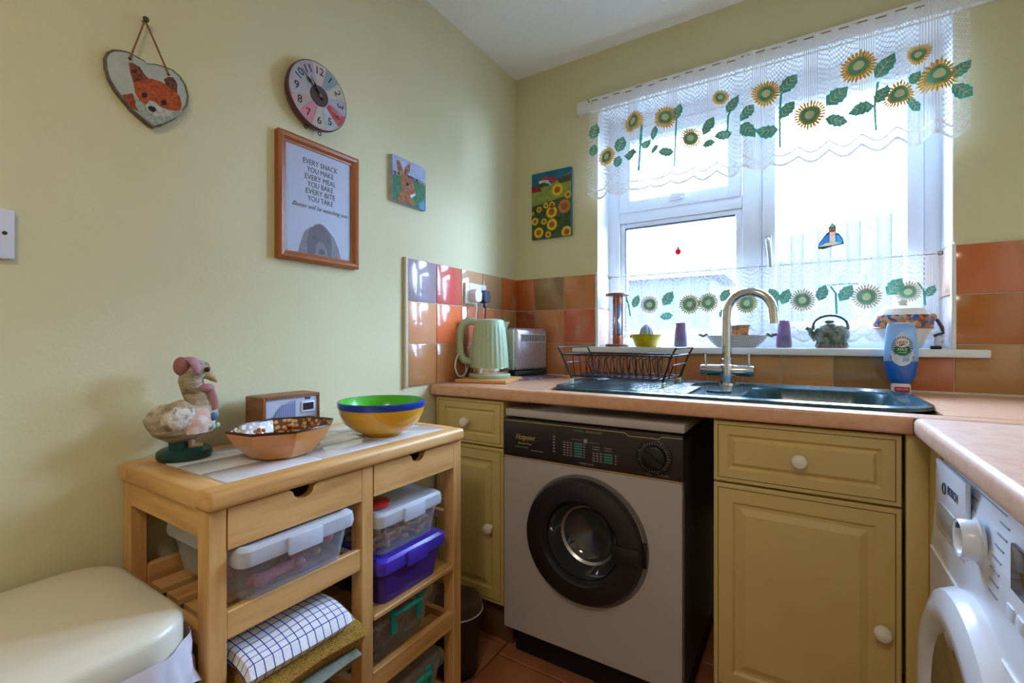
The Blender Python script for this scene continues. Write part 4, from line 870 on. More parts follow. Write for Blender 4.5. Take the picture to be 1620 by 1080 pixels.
for k in range(8):
    a = k * PI / 4; q = (math.cos(a) * .070, math.sin(a) * .081, .040)
    b = MB(); nrm = Vector((-math.cos(a), -math.sin(a), .75)).normalized()
    for j in range(5):
        t_ = 2 * PI * j / 5; tx = Vector((-math.sin(a), math.cos(a), 0)); tz = nrm.cross(tx)
        b.ell(tuple(Vector(q) + tx * .009 * math.cos(t_) + tz * .009 * math.sin(t_) + nrm * .001), (.0045, .0045, .0045), 8, k=5)
    b.build('painted_flower', M('flower_rust', ['b8662a', '5a2a24'][k % 2], .3), ins, world=False)

bw = thing('salad_bowl', 'yellow bowl with blue rim and bright green inside on the trolley', 'bowl', (.236, -1.066, TT))
MB().lathe([(.0001, 0), (.050, 0), (.052, .007), (.074, .014), (.097, .034), (.108, .058), (.111, .072)], (.236, -1.066, TT), 48, caps=False).build('outside', M('yellow_glaze', 'e0a92e', .22, noise=(4, 'd6992a', .4, .7), stretch=(1, 1, 12), coat=.3), bw)
MB().lathe([(.111, .072), (.1135, .075), (.1135, .088), (.111, .090), (.1075, .089)], (.236, -1.066, TT), 48, caps=False).build('rim', M('cobalt_rim', '2440a4', .2, coat=.3), bw)
MB().lathe([(.1075, .089), (.105, .070), (.088, .036), (.060, .016), (.0001, .013)], (.236, -1.066, TT), 48, caps=False).build('inside', M('lime_glaze', '4fb81e', .25, coat=.3), bw)

# ---------------------------------------------------------------- big cream bin, bottom left
bn = thing('kitchen_bin', 'large cream plastic bin with a white bag folded over its edge', 'bin', (.21, -1.78, 0))
CB = M('cream_plastic', 'd9d2bd', .3, noise=(2, 'd2cab2', .4, .7))
bx0, bx1, by0, by1 = .025, .392, -2.02, -1.574
rr = lambda i, z, r=.075: [(x, y, z) for x, y in rrect(bx0 + i, bx1 - i, by0 + i, by1 - i, r)]
b = MB(); loft(b, [rr(.03, 0), rr(.014, .58), rr(.014, .60)]); b.build('body', CB, bn)
b = MB(); loft(b, [rr(.004, .585), rr(.0, .590), rr(.0, .628), rr(.002, .635), rr(.007, .640), rr(.014, .6425), rr(.06, .645)]); b.build('lid', CB, bn)
BAG = clear('thin_white_bag', 'e9e2ea', .25, .25)
vs = []; fs = []; base = rrect(bx0, bx1, by0, by1, .075, 14); K = len(base)
for j in range(7):
    for i, (x, y) in enumerate(base):
        o_ = .006 + .010 * j / 6 + .006 * math.sin(i * 1.9) * (j / 6) + .004 * math.sin(i * .7 + j); cxx, cyy = .208, -1.797; d_ = Vector((x - cxx, y - cyy)).normalized()
        vs.append((x + d_.x * o_, y + d_.y * o_, .602 - j * .015 - (.012 * math.sin(i * .55) if j == 6 else 0)))
for j in range(6):
    for i in range(K): fs.append((j * K + i, j * K + (i + 1) % K, (j + 1) * K + (i + 1) % K, (j + 1) * K + i))
MB().add(vs, fs, 0, True).build('bin_bag', BAG, bn)
MB().prism([(-1.712, .588), (-1.672, .588), (-1.682, .572), (-1.70, .562)], lambda y, z: (.412, y, z + .008), (.004, 0, 0)).build('orange_tab', M('orange_plastic', 'f0862a', .5), bn)
# small brown pedal bin
pb = thing('pedal_bin', 'small dark brown bin with a white liner edge beside the trolley leg', 'bin', (.235, -.745, 0))
BR = M('dark_brown_plastic', '2f2320', .35)
MB().lathe([(.065, 0), (.068, .01), (.076, .185), (.077, .20)], (.235, -.745, 0), 32).build('body', BR, pb)
MB().lathe([(.080, .196), (.081, .215), (.074, .232), (.05, .243), (.0001, .246)], (.235, -.745, 0), 32).build('lid', M('brown_lid', '46332c', .3), pb)
MB().tube([(.235 + .0795 * math.cos(a * PI / 14 - 1.2), -.745 + .0795 * math.sin(a * PI / 14 - 1.2), .197) for a in range(15)], .004, 6, flat=(.5, 1.4)).build('liner_edge', M('white_liner', 'e6e6e6', .5), pb)

# ---------------------------------------------------------------- on the worktop: board, kettle, toaster
bo = thing('wooden_board', 'small square wooden board under the green kettle', 'board', (.124, -.402, WZ), math.radians(14))
MB().box(-.105, .105, -.105, .105, .0005, .014, bev=.003).build('board', wood('x', 'pale_board', 'd9a566', 'c08a4a'), bo, world=False)
kt = thing('kettle', 'sage green ribbed electric kettle with chrome band on a wooden board', 'kettle', (.117, -.393, WZ + .0145), math.radians(32.35))
SAGE = M('sage_green_plastic', 'a9bfa0', .38)
MB().lathe([(.082, 0), (.084, .004), (.084, .013), (.078, .018)], (0, 0, 0), 40).build('power_base', SAGE, kt, world=False)
MB().lathe([(.0775, .019), (.078, .021), (.0775, .038), (.077, .040)], (0, 0, 0), 40).build('chrome_band', CHROME, kt, world=False)
n = 96; b = MB(); rings = []
for z, r, amp in [(.040, .0765, 0), (.044, .0765, .0016), (.10, .0725, .0016), (.16, .067, .0016), (.195, .0635, .0012), (.207, .0620, 0), (.222, .060, 0)]:
    rings.append([((r + amp * (1 if (i // 2) % 2 else -1)) * math.cos(2 * PI * i / n), (r + amp * (1 if (i // 2) % 2 else -1)) * math.sin(2 * PI * i / n), z) for i in range(n)])
loft(b, rings, cap=True); b.build('jug', SAGE, kt, world=False)
MB().lathe([(.060, .222), (.058, .229), (.045, .234), (.0001, .236)], (0, 0, 0), 40).build('lid', SAGE, kt, world=False)
b = MB(); b.add([(.050, -.022, .224), (.050, .022, .224), (.082, .006, .224), (.082, -.006, .224), (.058, -.018, .175), (.058, .018, .175), (.066, 0, .19)], [(0, 1, 2, 3), (1, 5, 6, 2), (0, 3, 6, 4), (3, 2, 6), (4, 6, 5)]); b.build('spout', SAGE, kt, world=False)
MB().tube([(-.052, 0, .222), (-.080, 0, .228), (-.105, 0, .218), (-.118, 0, .19), (-.122, 0, .14), (-.118, 0, .095), (-.105, 0, .070), (-.074, 0, .062)], [.011, .013, .0135, .013, .0125, .0125, .013, .010], 12, flat=(1.25, .9), up=(0, 1, 0)).build('handle', SAGE, kt, world=False)
MB().box(-.083, -.076, -.010, .010, .026, .044, bev=.002).build('switch', BLACK, kt, world=False)
kc = MB().tube(smooth([(.040, -.375, 1.212), (.030, -.378, 1.12), (.024, -.40, 1.0), (.024, -.43, .935), (.026, -.475, .925), (.026, -.50, .965), (.025, -.48, 1.01), (.024, -.445, 1.0), (.022, -.425, .95), (.018, -.44, WZ + .010), (.014, -.47, WZ + .006)]), .0032, 8).build('kettle_cable', WHITE)
tag(kc, 'white mains cable hanging from the socket and coiled behind the kettle', 'cable')
ts = thing('toaster', 'silver toaster with pale green end and control buttons in the corner', 'toaster', (.092, -.118, WZ + .0065), math.radians(-13))
b = MB(); b.box(-.075, .075, -.100, .100, .022, .192, bev=.018, seg=4); b.build('body', M('brushed_pink_steel', 'c4bcc2', .3, metal=.55, noise=(90, 'b0a8b0', .4, .7)), ts, world=False)
MB().box(-.066, .066, -.106, -.098, .026, .186, bev=.003).build('end_panel', M('pale_sage_plastic', 'b4c9b8', .3), ts, world=False)
for i in range(3): MB().box(.020, .050, -.112, -.104, .058 + i * .026, .068 + i * .026, bev=.003).build('button', CHROME, ts, world=False)
MB().box(-.012, .012, -.120, -.104, .13, .145, bev=.003).build('lever', BLACK, ts, world=False)
MB().box(.0752, .0765, -.070, .085, .135, .168).build('vent_frame', M('pale_vent', 'd9d9df', .3), ts, world=False)
for i in range(15): MB().box(.0760, .0772, -.066 + i * .010, -.060 + i * .010, .138, .165).build('vent_slot', M('vent_dark', '4a474c', .5), ts, world=False)
MB().box(-.072, .072, -.098, .098, .001, .022, bev=.004).build('base', M('charcoal_base', '2d3138', .4), ts, world=False)
for x in (-.028, .028): MB().box(x - .012, x + .012, -.07, .07, .1905, .1925).build('bread_slot', DARK, ts, world=False)
ts.scale = (1.06, 1.06, 1.10)
mt = thing('toaster_mat', 'thin patterned mat under the toaster', 'mat', (.135, -.14, WZ), math.radians(-13))
MB().box(-.12, .125, -.16, .11, .0005, .006, bev=.001, seg=1).build('mat', M('mauve_mat', '8a6f78', .6, noise=(30, '5f4a58', .45, .6)), mt, world=False)

# double socket with plugs
sk2 = thing('wall_socket', 'white double wall socket with a white plug and a dark plug', 'socket', (0.009, -.35, 1.263))
MB().box(.009, .019, -.424, -.277, 1.219, 1.306, bev=.003).build('face_plate', WHITE, sk2)
for y in (-.395, -.305): MB().box(.018, .022, y - .006, y + .006, 1.282, 1.296, bev=.001).build('switch', WHITE, sk2)
for y, m_, l, nm in ((-.375, WHITE, 'white plug in the left outlet of the wall socket', 'white'), (-.312, M('dark_blue_plug', '2c3446', .4), 'dark plug in the right outlet of the wall socket', 'dark')):
    p = thing('plug', l, 'plug', (.02, y, 1.255))
    b = MB(); b.prism([(y - .021, 1.235), (y - .012, 1.228), (y + .012, 1.228), (y + .021, 1.235), (y + .024, 1.262), (y + .014, 1.280), (y - .014, 1.280), (y - .024, 1.262)], lambda a, z: (.020, a, z), (.030, 0, 0)); b.build('plug_body', m_, p)
    MB().tube([(.034, y, 1.229), (.034, y, 1.205)], [.006, .004], 8).build('cable_grip', m_, p)
tcab = MB().tube(smooth([(.040, -.312, 1.212), (.030, -.308, 1.12), (.016, -.295, 1.0), (.014, -.27, .93), (.012, -.255, WZ + .006)]), .0028, 8).build('toaster_cable', BLACK)
tag(tcab, 'black mains cable hanging from the dark plug down to the toaster', 'cable')

# ---------------------------------------------------------------- on the window sill
SZ = 1.0415
hg = thing('hourglass', 'sand timer in a reddish wooden stand at the left end of the sill', 'hourglass', (.505, .018, SZ))
RWD = M('reddish_wood', 'a5603c', .4, noise=(12, '8a4a2c', .4, .7)); hx, hy = .505, .018
for z in (0, .218): MB().lathe([(.048, z), (.051, z + .004), (.048, z + .010), (.0001, z + .011)], (hx, hy, SZ), 30).build('end_disc', M('brown_disc', '8f5348', .4), hg)
for z0 in (.010, .180): MB().lathe([(.019, z0), (.020, z0 + .019), (.018, z0 + .038)], (hx, hy, SZ), 20).build('socket_block', RWD, hg)
for a in (.6, 2.7, 4.7): MB().tube([(hx + .022 * math.cos(a), hy + .022 * math.sin(a), SZ + .01), (hx + .022 * math.cos(a), hy + .022 * math.sin(a), SZ + .219)], .0035, 8).build('pillar', RWD, hg)
MB().lathe([(.008, .045), (.0175, .052), (.0185, .070), (.012, .100), (.003, .114), (.012, .128), (.0185, .158), (.0175, .176), (.008, .183)], (hx, hy, SZ), 24).build('glass_bulbs', clear('smoky_glass', '8f9aac', .5), hg)
MB().lathe([(.008, .046), (.0168, .053), (.0168, .066), (.004, .074), (.0001, .075)], (hx, hy, SZ), 20).build('sand', M('pale_sand', 'cfc4b4', .9), hg)
sq = thing('lemon_squeezer', 'yellow plastic bowl with grey citrus squeezer cone on the sill', 'lemon squeezer', (.634, .008, SZ)); lx, ly = .634, .008
MB().lathe([(.040, 0), (.045, .004), (.058, .040), (.062, .050), (.064, .051), (.060, .046), (.043, .006), (.0001, .005)], (lx, ly, SZ), 36).build('bowl', M('yellow_plastic', 'd9c81e', .35, noise=(70, 'c4b018', .4, .7)), sq)
MB().box(lx - .067, lx - .055, ly - .012, ly + .012, SZ + .036, SZ + .049, bev=.003).build('handle', M('yellow_plastic', 'd9c81e', .35), sq)
n = 60; b = MB(); rings = []
for z, r in [(.044, .028), (.060, .0255), (.074, .021), (.086, .013), (.093, .004)]: rings.append([(lx + r * (1 + .10 * math.cos(10 * 2 * PI * i / n)) * math.cos(2 * PI * i / n), ly + r * (1 + .10 * math.cos(10 * 2 * PI * i / n)) * math.sin(2 * PI * i / n), SZ + z) for i in range(n)])
loft(b, rings); b.build('reamer_cone', M('grey_plastic', '8f98ac', .35), sq)
MB().lathe([(.056, .040), (.056, .043), (.026, .044)], (lx, ly, SZ), 30).build('strainer', M('grey_plastic', '8f98ac', .35), sq)
VM = M('purple_glaze', '8a6a9c', .35, noise=(26, '5f6a62', .45, .68), stretch=(1, 1, .5))
for x, lab in ((.766, 'small mauve ceramic vase beside the yellow squeezer'), (1.127, 'small mauve ceramic vase between the tap and the basketwork teapot')):
    v = thing('vase', lab, 'vase', (x, .03, SZ), group=None)
    MB().lathe([(.024, 0), (.0255, .010), (.023, .050), (.019, .092), (.0205, .097), (.0185, .098), (.016, .090), (.016, .03), (.0001, .02)], (x, .03, SZ), 28).build('body', VM, v)
    MB().ell((x + .004, .0075, SZ + .030), (.012, .003, .014), 12).build('flower_relief', M('moss_glaze', '4f5f4c', .4, noise=(60, '7a5a8a', .4, .6)), v)
di = thing('woven_dish', 'oval woven ceramic dish with shell handles behind the tap', 'dish', (.970, .028, SZ)); dx, dy = .970, .028
WOV = bpy.data.materials.new('basket_weave'); WOV.use_nodes = True; nt = WOV.node_tree; bs = nt.nodes['Principled BSDF']; bs.inputs['Roughness'].default_value = .4
chk = nt.nodes.new('ShaderNodeTexChecker'); chk.inputs['Scale'].default_value = 240; chk.inputs[1].default_value = lin('cfc8bc'); chk.inputs[2].default_value = lin('8f8a86'); tcn = nt.nodes.new('ShaderNodeTexCoord'); mpn = nt.nodes.new('ShaderNodeMapping'); mpn.inputs['Rotation'].default_value = (0, .78, 0)
nt.links.new(tcn.outputs['Object'], mpn.inputs[0]); nt.links.new(mpn.outputs[0], chk.inputs[0]); nt.links.new(chk.outputs[0], bs.inputs['Base Color'])
MB().lathe([(.066, 0), (.070, .003), (.090, .020), (.105, .042), (.108, .045), (.103, .042), (.085, .018), (.0001, .006)], (dx, dy, SZ), 40, sy=.42).build('basket', WOV, di)
for s in (-1, 1):
    b = MB()
    for k in range(5): b.ell((dx + s * (.106 + .006 * k), dy + .006 * math.sin(k * 2), SZ + .046 + .003 * math.cos(k * 1.7)), (.007, .008, .006), 8, k=6)
    b.build('shell_handle', M('brown_shell', '6f6460', .4), di)
bxo = thing('trinket_box', 'tiny copper-coloured box sitting in the woven dish', 'box', (.985, .045, SZ + .04))
b = MB(); b.prism([(.955, .045), (1.008, .045), (1.014, .083), (.950, .083)], lambda a, z: (a, .03, SZ + z), (0, .03, 0)); b.build('body', M('copper_box', 'a9703a', .4, noise=(60, '6f4424', .45, .6)), bxo); MB().box(.948, 1.016, .028, .062, SZ + .0815, SZ + .0845).build('lid', M('dark_copper', '5a3a24', .4), bxo)
tpz = thing('basketwork_teapot', 'novelty teapot shaped like a woven basket with dark arched handle', 'teapot', (1.262, .045, SZ)); ox, oy = 1.262, .045
TPM = M('mottled_basket_glaze', '7a8270', .4, noise=(45, '3c4a34', .45, .6), bump=(90, .8))
MB().lathe([(.046, 0), (.050, .006), (.044, .022), (.052, .042), (.050, .062), (.036, .078), (.020, .082), (.0001, .083)], (ox + .008, oy, SZ), 26, sy=.62).build('body', TPM, tpz)
MB().tube([(ox - .034, oy, SZ + .030), (ox - .050, oy, SZ + .050), (ox - .056, oy, SZ + .064), (ox - .066, oy, SZ + .072)], [.014, .010, .008, .007], 10).build('spout', TPM, tpz)
MB().tube([(ox - .046 + .0, oy, SZ + .078)] + [(ox + .004 - .050 * math.cos(a * PI / 10), oy, SZ + .078 + .036 * math.sin(a * PI / 10)) for a in range(1, 10)] + [(ox + .054, oy, SZ + .078)], .0042, 8).build('handle', M('dark_grey_handle', '4a4a52', .4), tpz)
for s in (-.046, .054): MB().box(ox + s - .005, ox + s + .005, oy - .005, oy + .005, SZ + .064, SZ + .080, bev=.002).build('handle_lug', TPM, tpz)
MB().lathe([(.020, .082), (.016, .086), (.0001, .087)], (ox + .004, oy, SZ), 18).build('lid', TPM, tpz); MB().ell((ox + .002, oy, SZ + .092), (.015, .008, .006), 12).build('bird_knob', M('brown_bird', '6a5a50', .5), tpz)
b = MB()
for k in range(7): b.lathe([(.009, 0), (.004, .012), (.0001, .016)], (ox - .030 + k * .0125, oy - .027 + .004 * abs(k - 3) / 3, SZ), 8)
b.build('leaf_feet', M('brown_leaf_feet', '7a6858', .5, bump=(80, .6)), tpz)
pt = thing('biscuit_pot', 'round white lidded pot with a painted village band and cane handle', 'pot', (1.457, .016, SZ)); qx, qy = 1.457, .016
WP = M('white_ceramic_glaze', 'e6e4e0', .2, coat=.3)
MB().lathe([(.042, 0), (.045, .004), (.062, .040), (.073, .066)], (qx, qy, SZ), 40, sy=.76).build('body', WP, pt)
bandm = bpy.data.materials.new('village_band'); bandm.use_nodes = True; nt = bandm.node_tree; vo = nt.nodes.new('ShaderNodeTexVoronoi'); vo.inputs['Scale'].default_value = 110; tcn = nt.nodes.new('ShaderNodeTexCoord'); nt.links.new(tcn.outputs['Object'], vo.inputs[0])
cr = nt.nodes.new('ShaderNodeValToRGB'); cr.color_ramp.interpolation = 'CONSTANT'; e = cr.color_ramp.elements; e[0].color = lin('2f5cb0'); e[1].position = .3; e[1].color = lin('c47a3c'); e.new(.55).color = lin('d9a25c'); e.new(.72).color = lin('8a3f2a'); e.new(.86).color = lin('3a66b4')
sepc = nt.nodes.new('ShaderNodeSeparateColor'); nt.links.new(vo.outputs['Color'], sepc.inputs[0]); nt.links.new(sepc.outputs[0], cr.inputs[0]); nt.links.new(cr.outputs[0], nt.nodes['Principled BSDF'].inputs['Base Color']); nt.nodes['Principled BSDF'].inputs['Roughness'].default_value = .25
MB().lathe([(.073, .066), (.0765, .078), (.0765, .098), (.071, .108)], (qx, qy, SZ), 40, sy=.76).build('painted_band', bandm, pt)
MB().lathe([(.0745, .064), (.0775, .067), (.0745, .070)], (qx, qy, SZ), 40, sy=.76).build('rust_line', M('rust_line', 'b06a3a', .4), pt)
MB().lathe([(.071, .108), (.062, .122), (.060, .124), (.058, .128), (.030, .136), (.012, .140), (.011, .148), (.014, .154), (.010, .159), (.0001, .160)], (qx, qy, SZ), 40, sy=.76).build('lid', WP, pt)
MB().tube([(qx + .070, qy, SZ + .098), (qx + .083, qy - .006, SZ + .090), (qx + .094, qy - .008, SZ + .066), (qx + .096, qy - .008, SZ + .050), (qx + .074, qy - .006, SZ + .040)], .005, 8).build('cane_handle', M('dark_blue_grey_cane', '3c4054', .4), pt)
MB().ell((qx + .072, qy - .010, SZ + .100), (.010, .010, .012), 12).build('handle_ferrule', M('tan_rope', 'b98a66', .6), pt)
og = thing('ornament', 'small black and white ornament at the right end of the sill', 'ornament', (1.535, .0, SZ))
MB().tube([(1.520, -.012, SZ + .004), (1.545, -.010, SZ + .004)], [.006, .005], 8).build('feet', BLACK, og); MB().ell((1.543, .004, SZ + .022), (.012, .010, .020), 12).build('body', M('white_blue_glaze', 'd9dcea', .25, noise=(50, '8a90b4', .5, .6)), og)

# ---------------------------------------------------------------- on the left wall
sw = thing('light_switch', 'white light switch plate at the left edge of the view', 'light switch', (0, -1.745, 1.255))
MB().box(0, .010, -1.790, -1.704, 1.211, 1.298, bev=.003).build('face_plate', M('blue_white_plastic', 'd9dbea', .3), sw)
MB().box(.009, .014, -1.756, -1.738, 1.24, 1.27, bev=.002).build('rocker', WHITE, sw); MB().lathe([(.0035, .010), (.003, .0115), (.0001, .0118)], (0, -1.7165, 1.256), 12, axis='x').build('screw', M('dark_screw', '35322c', .4), sw)

# outlines of the plaque and its painting as (y, z) on the wall
fxp = thing('fox_plaque', 'heart-shaped slate plaque with a painted fox hanging on string', 'plaque', (0.006, -1.505, 1.53))
heart = [(-1.5813, 1.6311), (-1.577, 1.6444), (-1.5682, 1.6535), (-1.5538, 1.66), (-1.5409, 1.6629), (-1.5277, 1.6599), (-1.5161, 1.6589), (-1.5103, 1.6548), (-1.4963, 1.6606), (-1.48, 1.6641), (-1.4632, 1.6651), (-1.4481, 1.6577), (-1.4371, 1.6429), (-1.4315, 1.6204), (-1.4337, 1.5993), (-1.4437, 1.5776), (-1.4632, 1.5524), (-1.4841, 1.5332), (-1.4983, 1.5228), (-1.5063, 1.5256), (-1.5239, 1.5362), (-1.5372, 1.5446), (-1.5538, 1.5614), (-1.5664, 1.576), (-1.5752, 1.592), (-1.5805, 1.6116)]
heart = heart[::-1]
cyh = sum(p[0] for p in heart) / len(heart); czh = sum(p[1] for p in heart) / len(heart)
MB().prism(heart, lambda y, z: (.004, y, z), (.008, 0, 0)).build('slate', M('slate_edge', '6f6a5c', .7, noise=(60, '4a463c', .4, .7)), fxp)
MB().prism([(cyh + (y - cyh) * .94, czh + (z - czh) * .94) for y, z in heart], lambda y, z: (.012, y, z), (.0006, 0, 0)).build('painted_face', M('pale_grey_paint', 'b4bab0', .6, noise=(30, 'a4aca4', .4, .7)), fxp)
def paint(name, pts, col, lvl, n2=None):
    MB().prism(pts[::-1], lambda y, z: (.0126 + lvl * .0004, y, z), (.0003, 0, 0)).build(name, M('paint_' + col, col, .65, noise=(140, n2 or col, .4, .6)), fxp)
paint('fox_body', [(-1.5538, 1.5682), (-1.5353, 1.58), (-1.5305, 1.5647), (-1.52, 1.546), (-1.5372, 1.5481), (-1.5465, 1.5578)], 'a04a24', 0, '7a3218')
paint('fox_chest', [(-1.5315, 1.5782), (-1.5239, 1.5676), (-1.4923, 1.5622), (-1.4437, 1.5826), (-1.4415, 1.5785), (-1.4632, 1.556), (-1.4841, 1.5368), (-1.4983, 1.5276), (-1.5181, 1.5397), (-1.5305, 1.5532)], 'a8b0a4', 1, '8c968c')
paint('fox_ear', [(-1.5418, 1.6389), (-1.5362, 1.6428), (-1.5239, 1.6398), (-1.5142, 1.6282), (-1.5053, 1.6202), (-1.5334, 1.6004), (-1.5394, 1.6206)], '8a4a2c', 1, '4a2418'); paint('fox_ear', [(-1.48, 1.6351), (-1.4727, 1.6439), (-1.4621, 1.6472), (-1.455, 1.6371), (-1.455, 1.6161), (-1.4653, 1.6163), (-1.4769, 1.6244)], '7a4430', 1, '4a2a20')
paint('fox_face', [(-1.5343, 1.6023), (-1.52, 1.6148), (-1.5043, 1.6254), (-1.4841, 1.6271), (-1.4653, 1.62), (-1.4503, 1.612), (-1.4464, 1.5964), (-1.4492, 1.5803), (-1.4653, 1.5735), (-1.4841, 1.5729), (-1.4963, 1.5796), (-1.5063, 1.5776), (-1.5142, 1.5672), (-1.5239, 1.57), (-1.5315, 1.5828)], 'b8541e', 2, '8f3c14')
paint('fox_muzzle', [(-1.5138, 1.565), (-1.5083, 1.5744), (-1.4963, 1.576), (-1.4862, 1.5696), (-1.4653, 1.5723), (-1.4674, 1.5629), (-1.4841, 1.5512), (-1.5003, 1.5482), (-1.5103, 1.5524)], 'c9c4b8', 3, 'a8a49c')
paint('fox_nose', [(-1.5103, 1.5618), (-1.5043, 1.5671), (-1.4963, 1.5665), (-1.4943, 1.5602), (-1.5003, 1.5546), (-1.5073, 1.556)], '1c1a1c', 4); paint('fox_eye', [(-1.521, 1.5841), (-1.5161, 1.5909), (-1.5103, 1.5889), (-1.5112, 1.5825), (-1.5181, 1.5783)], '241a18', 4); paint('fox_eye', [(-1.4862, 1.584), (-1.481, 1.5906), (-1.4758, 1.5885), (-1.4758, 1.5813), (-1.4831, 1.5769)], '241a18', 4)
STR = M('jute_string', '8a5a30', .9)
nl = (-1.5133, 1.7454)
MB().lathe([(.002, 0), (.002, .014), (.006, .0145), (.005, .017), (.0001, .018)], (0, nl[0], nl[1]), 12, axis='x').build('nail', M('grey_nail', '5a5652', .4, metal=.8), fxp)
for q in ((-1.5404, 1.6488), (-1.4719, 1.6495)):
    MB().tube([(.010, nl[0], nl[1]), (.0145, q[0], q[1])], .0018, 6).build('string', STR, fxp); MB().ell((.0135, q[0], q[1]), (.0015, .003, .003), 8, k=5).build('hole', INK, fxp)

ck = thing('wall_clock', 'round vintage wall clock with multicoloured wedge face above the framed print', 'clock', (.0, -1.112, 1.757)); cy_, cz_ = -1.112, 1.757
MB().lathe([(.088, .006), (.094, .020), (.094, .030), (.0915, .0325)], (0, cy_, cz_), 64, axis='x', caps=False).build('case', M('plum_rim', '5a3038', .45), ck)
cf = MB().lathe([(.0915, .0315), (.0001, .0318)], (0, cy_, cz_), 64, axis='x').build('face', M('aged_face', 'b9aeb4', .6), ck)
WC = {12: 'c9b6bc', 1: '7f9aa6', 2: 'b9b3a4', 3: 'a9a4bc', 4: 'b03a44', 5: 'a9b6c4', 6: 'bcb0a4', 7: 'cf7c8c', 8: 'b9a09c', 9: 'b3aebc', 10: 'a0b0bc', 11: 'a6a2b4'}
CF = lambda r, a, x=.0325: (x, cy_ + r * math.sin(math.radians(a)), cz_ + r * math.cos(math.radians(a)))
for h, col in WC.items():
    a0 = h * 30 - 14.2; pts = [CF(.033, a0 + 1.4)] + [CF(.0895, a0 + 28.4 * k / 6) for k in range(7)] + [CF(.033, a0 + 27)]
    MB().add(pts, [list(range(len(pts)))[::-1]]).build('wedge', M('wedge_' + col, col, .6, noise=(40, 'a09aa0', .5, .75)), cf)
    q = CF(.069, h * 30, .0330); text(str(h), .030 if h != 4 else .024, q, LEFT, INK if h != 4 else M('dark_red_ink', '7a2028', .6), cf, name='numeral', roll=-math.radians(h * 30) if h in (1, 2, 10, 11) else (0 if h in (12, 5, 6, 7, 9, 8) else -math.radians(30 * h)), th=.0002)
MB().lathe([(.0285, .0326), (.027, .035), (.024, .0345), (.0001, .0345)], (0, cy_, cz_), 36, axis='x').build('hub_disc', M('dark_hub', '4a3c40', .5), ck)
def hand(ang, l, nm):
    def hp(r, s_, x): a = math.radians(ang); return (x, cy_ + r * math.sin(a) + s_ * math.cos(a), cz_ + r * math.cos(a) - s_ * math.sin(a))
    P = [(-.012, .0018), (l * .45, .0012), (l * .55, .005), (l * .68, .0012), (l, .0004)]
    pts = [hp(r, s_, .0362) for r, s_ in P] + [hp(r, -s_, .0362) for r, s_ in P[::-1]]; MB().add(pts + [(p[0] + .001, p[1], p[2]) for p in pts], [list(range(10)), [10 + i for i in range(10)]]).build(nm, BLACK, ck)
hand(326, .050, 'hour_hand'); hand(312, .078, 'minute_hand')
MB().lathe([(.005, .035), (.005, .039), (.0001, .040)], (0, cy_, cz_), 14, axis='x').build('centre_boss', M('brass_boss', '8a7a5a', .3, metal=.8), ck)
for a in (198, 172): q = CF(.098, a, .015); MB().tube([(q[0], q[1] + .005 * math.cos(k * PI / 5), q[2] + .005 * math.sin(k * PI / 5)) for k in range(10)], .0013, 5, closed=True).build('hanging_loop', BLACK, ck)

fr = thing('framed_print', 'wooden framed poem print with a spaniel peeping up from the bottom edge', 'framed print', (0, -1.095, 1.288))
FO = wood('z', 'frame_pine', 'a5602c', '8a4a20', .35); FO2 = wood('y', 'frame_pine', 'a5602c', '8a4a20', .35)
fy0, fy1, fz0, fz1 = -1.224, -.964, 1.288, 1.629
def moulding(p, q, inn, m):   # one mitred side, p-q outer corners, inn = inner offset direction
    p, q, n_ = Vector(p), Vector(q), Vector(inn); t = (q - p).normalized()
    sec = [(0, .0), (0, .020), (.006, .024), (.014, .022), (.020, .014), (.024, .013), (.024, .0)]
    vs = []; 
    for (o_, h) in sec: vs.append((h, p.x + n_.x * o_ + t.x * o_, p.y + n_.y * o_ + t.y * o_))
    for (o_, h) in sec: vs.append((h, q.x + n_.x * o_ - t.x * o_, q.y + n_.y * o_ - t.y * o_))
    k = len(sec); fs = [tuple(range(k)), tuple(range(2 * k - 1, k - 1, -1))] + [(i, k + i, k + (i + 1) % k, (i + 1) % k) for i in range(k)]
    MB().add(vs, fs).build('frame_side', m, fr)
moulding((fy0, fz0), (fy1, fz0), (0, 1), FO2); moulding((fy0, fz1), (fy1, fz1), (0, -1), FO2); moulding((fy0, fz0), (fy0, fz1), (1, 0), FO); moulding((fy1, fz0), (fy1, fz1), (-1, 0), FO)
pp = MB().box(.004, .0085, fy0 + .02, fy1 - .02, fz0 + .02, fz1 - .02).build('paper', M('white_paper', 'd9dbe4', .7), fr)
px_ = .0088
for s_, z, wd in [('EVERY SNACK', 1.571, .113), ('YOU MAKE', 1.550, .087), ('EVERY MEAL', 1.529, .101), ('YOU BAKE', 1.509, .084), ('EVERY BITE', 1.489, .096), ('YOU TAKE', 1.469, .083)]:
    text(s_, .0215, (px_, -1.0905, z), LEFT, INK, pp, width=wd)
text('Baxter will be watching you', .0175, (px_, -1.089, 1.445), LEFT, INK, pp, shear=.5, width=.184)
def pdog(nm, pts, col, lvl, n2): MB().prism(pts, lambda y, z: (px_ - .0002 + .0003 * lvl, -1.0915 + y * .001, 1.3125 + z * .001), (.0002, 0, 0)).build(nm, M('dogprint_' + col, col, .6, noise=(120, n2, .4, .65)), pp)
pdog('dog_ears', [(-70, 0), (-62, 30), (-50, 62), (-30, 78), (25, 78), (45, 60), (60, 32), (69, 0)][::-1], '93868a', 1, '7d7074')
pdog('dog_head', [(-40, 0), (-44, 35), (-36, 66), (-18, 86), (0, 92), (18, 84), (34, 64), (38, 30), (36, 0)][::-1], '65545a', 2, '54444a')
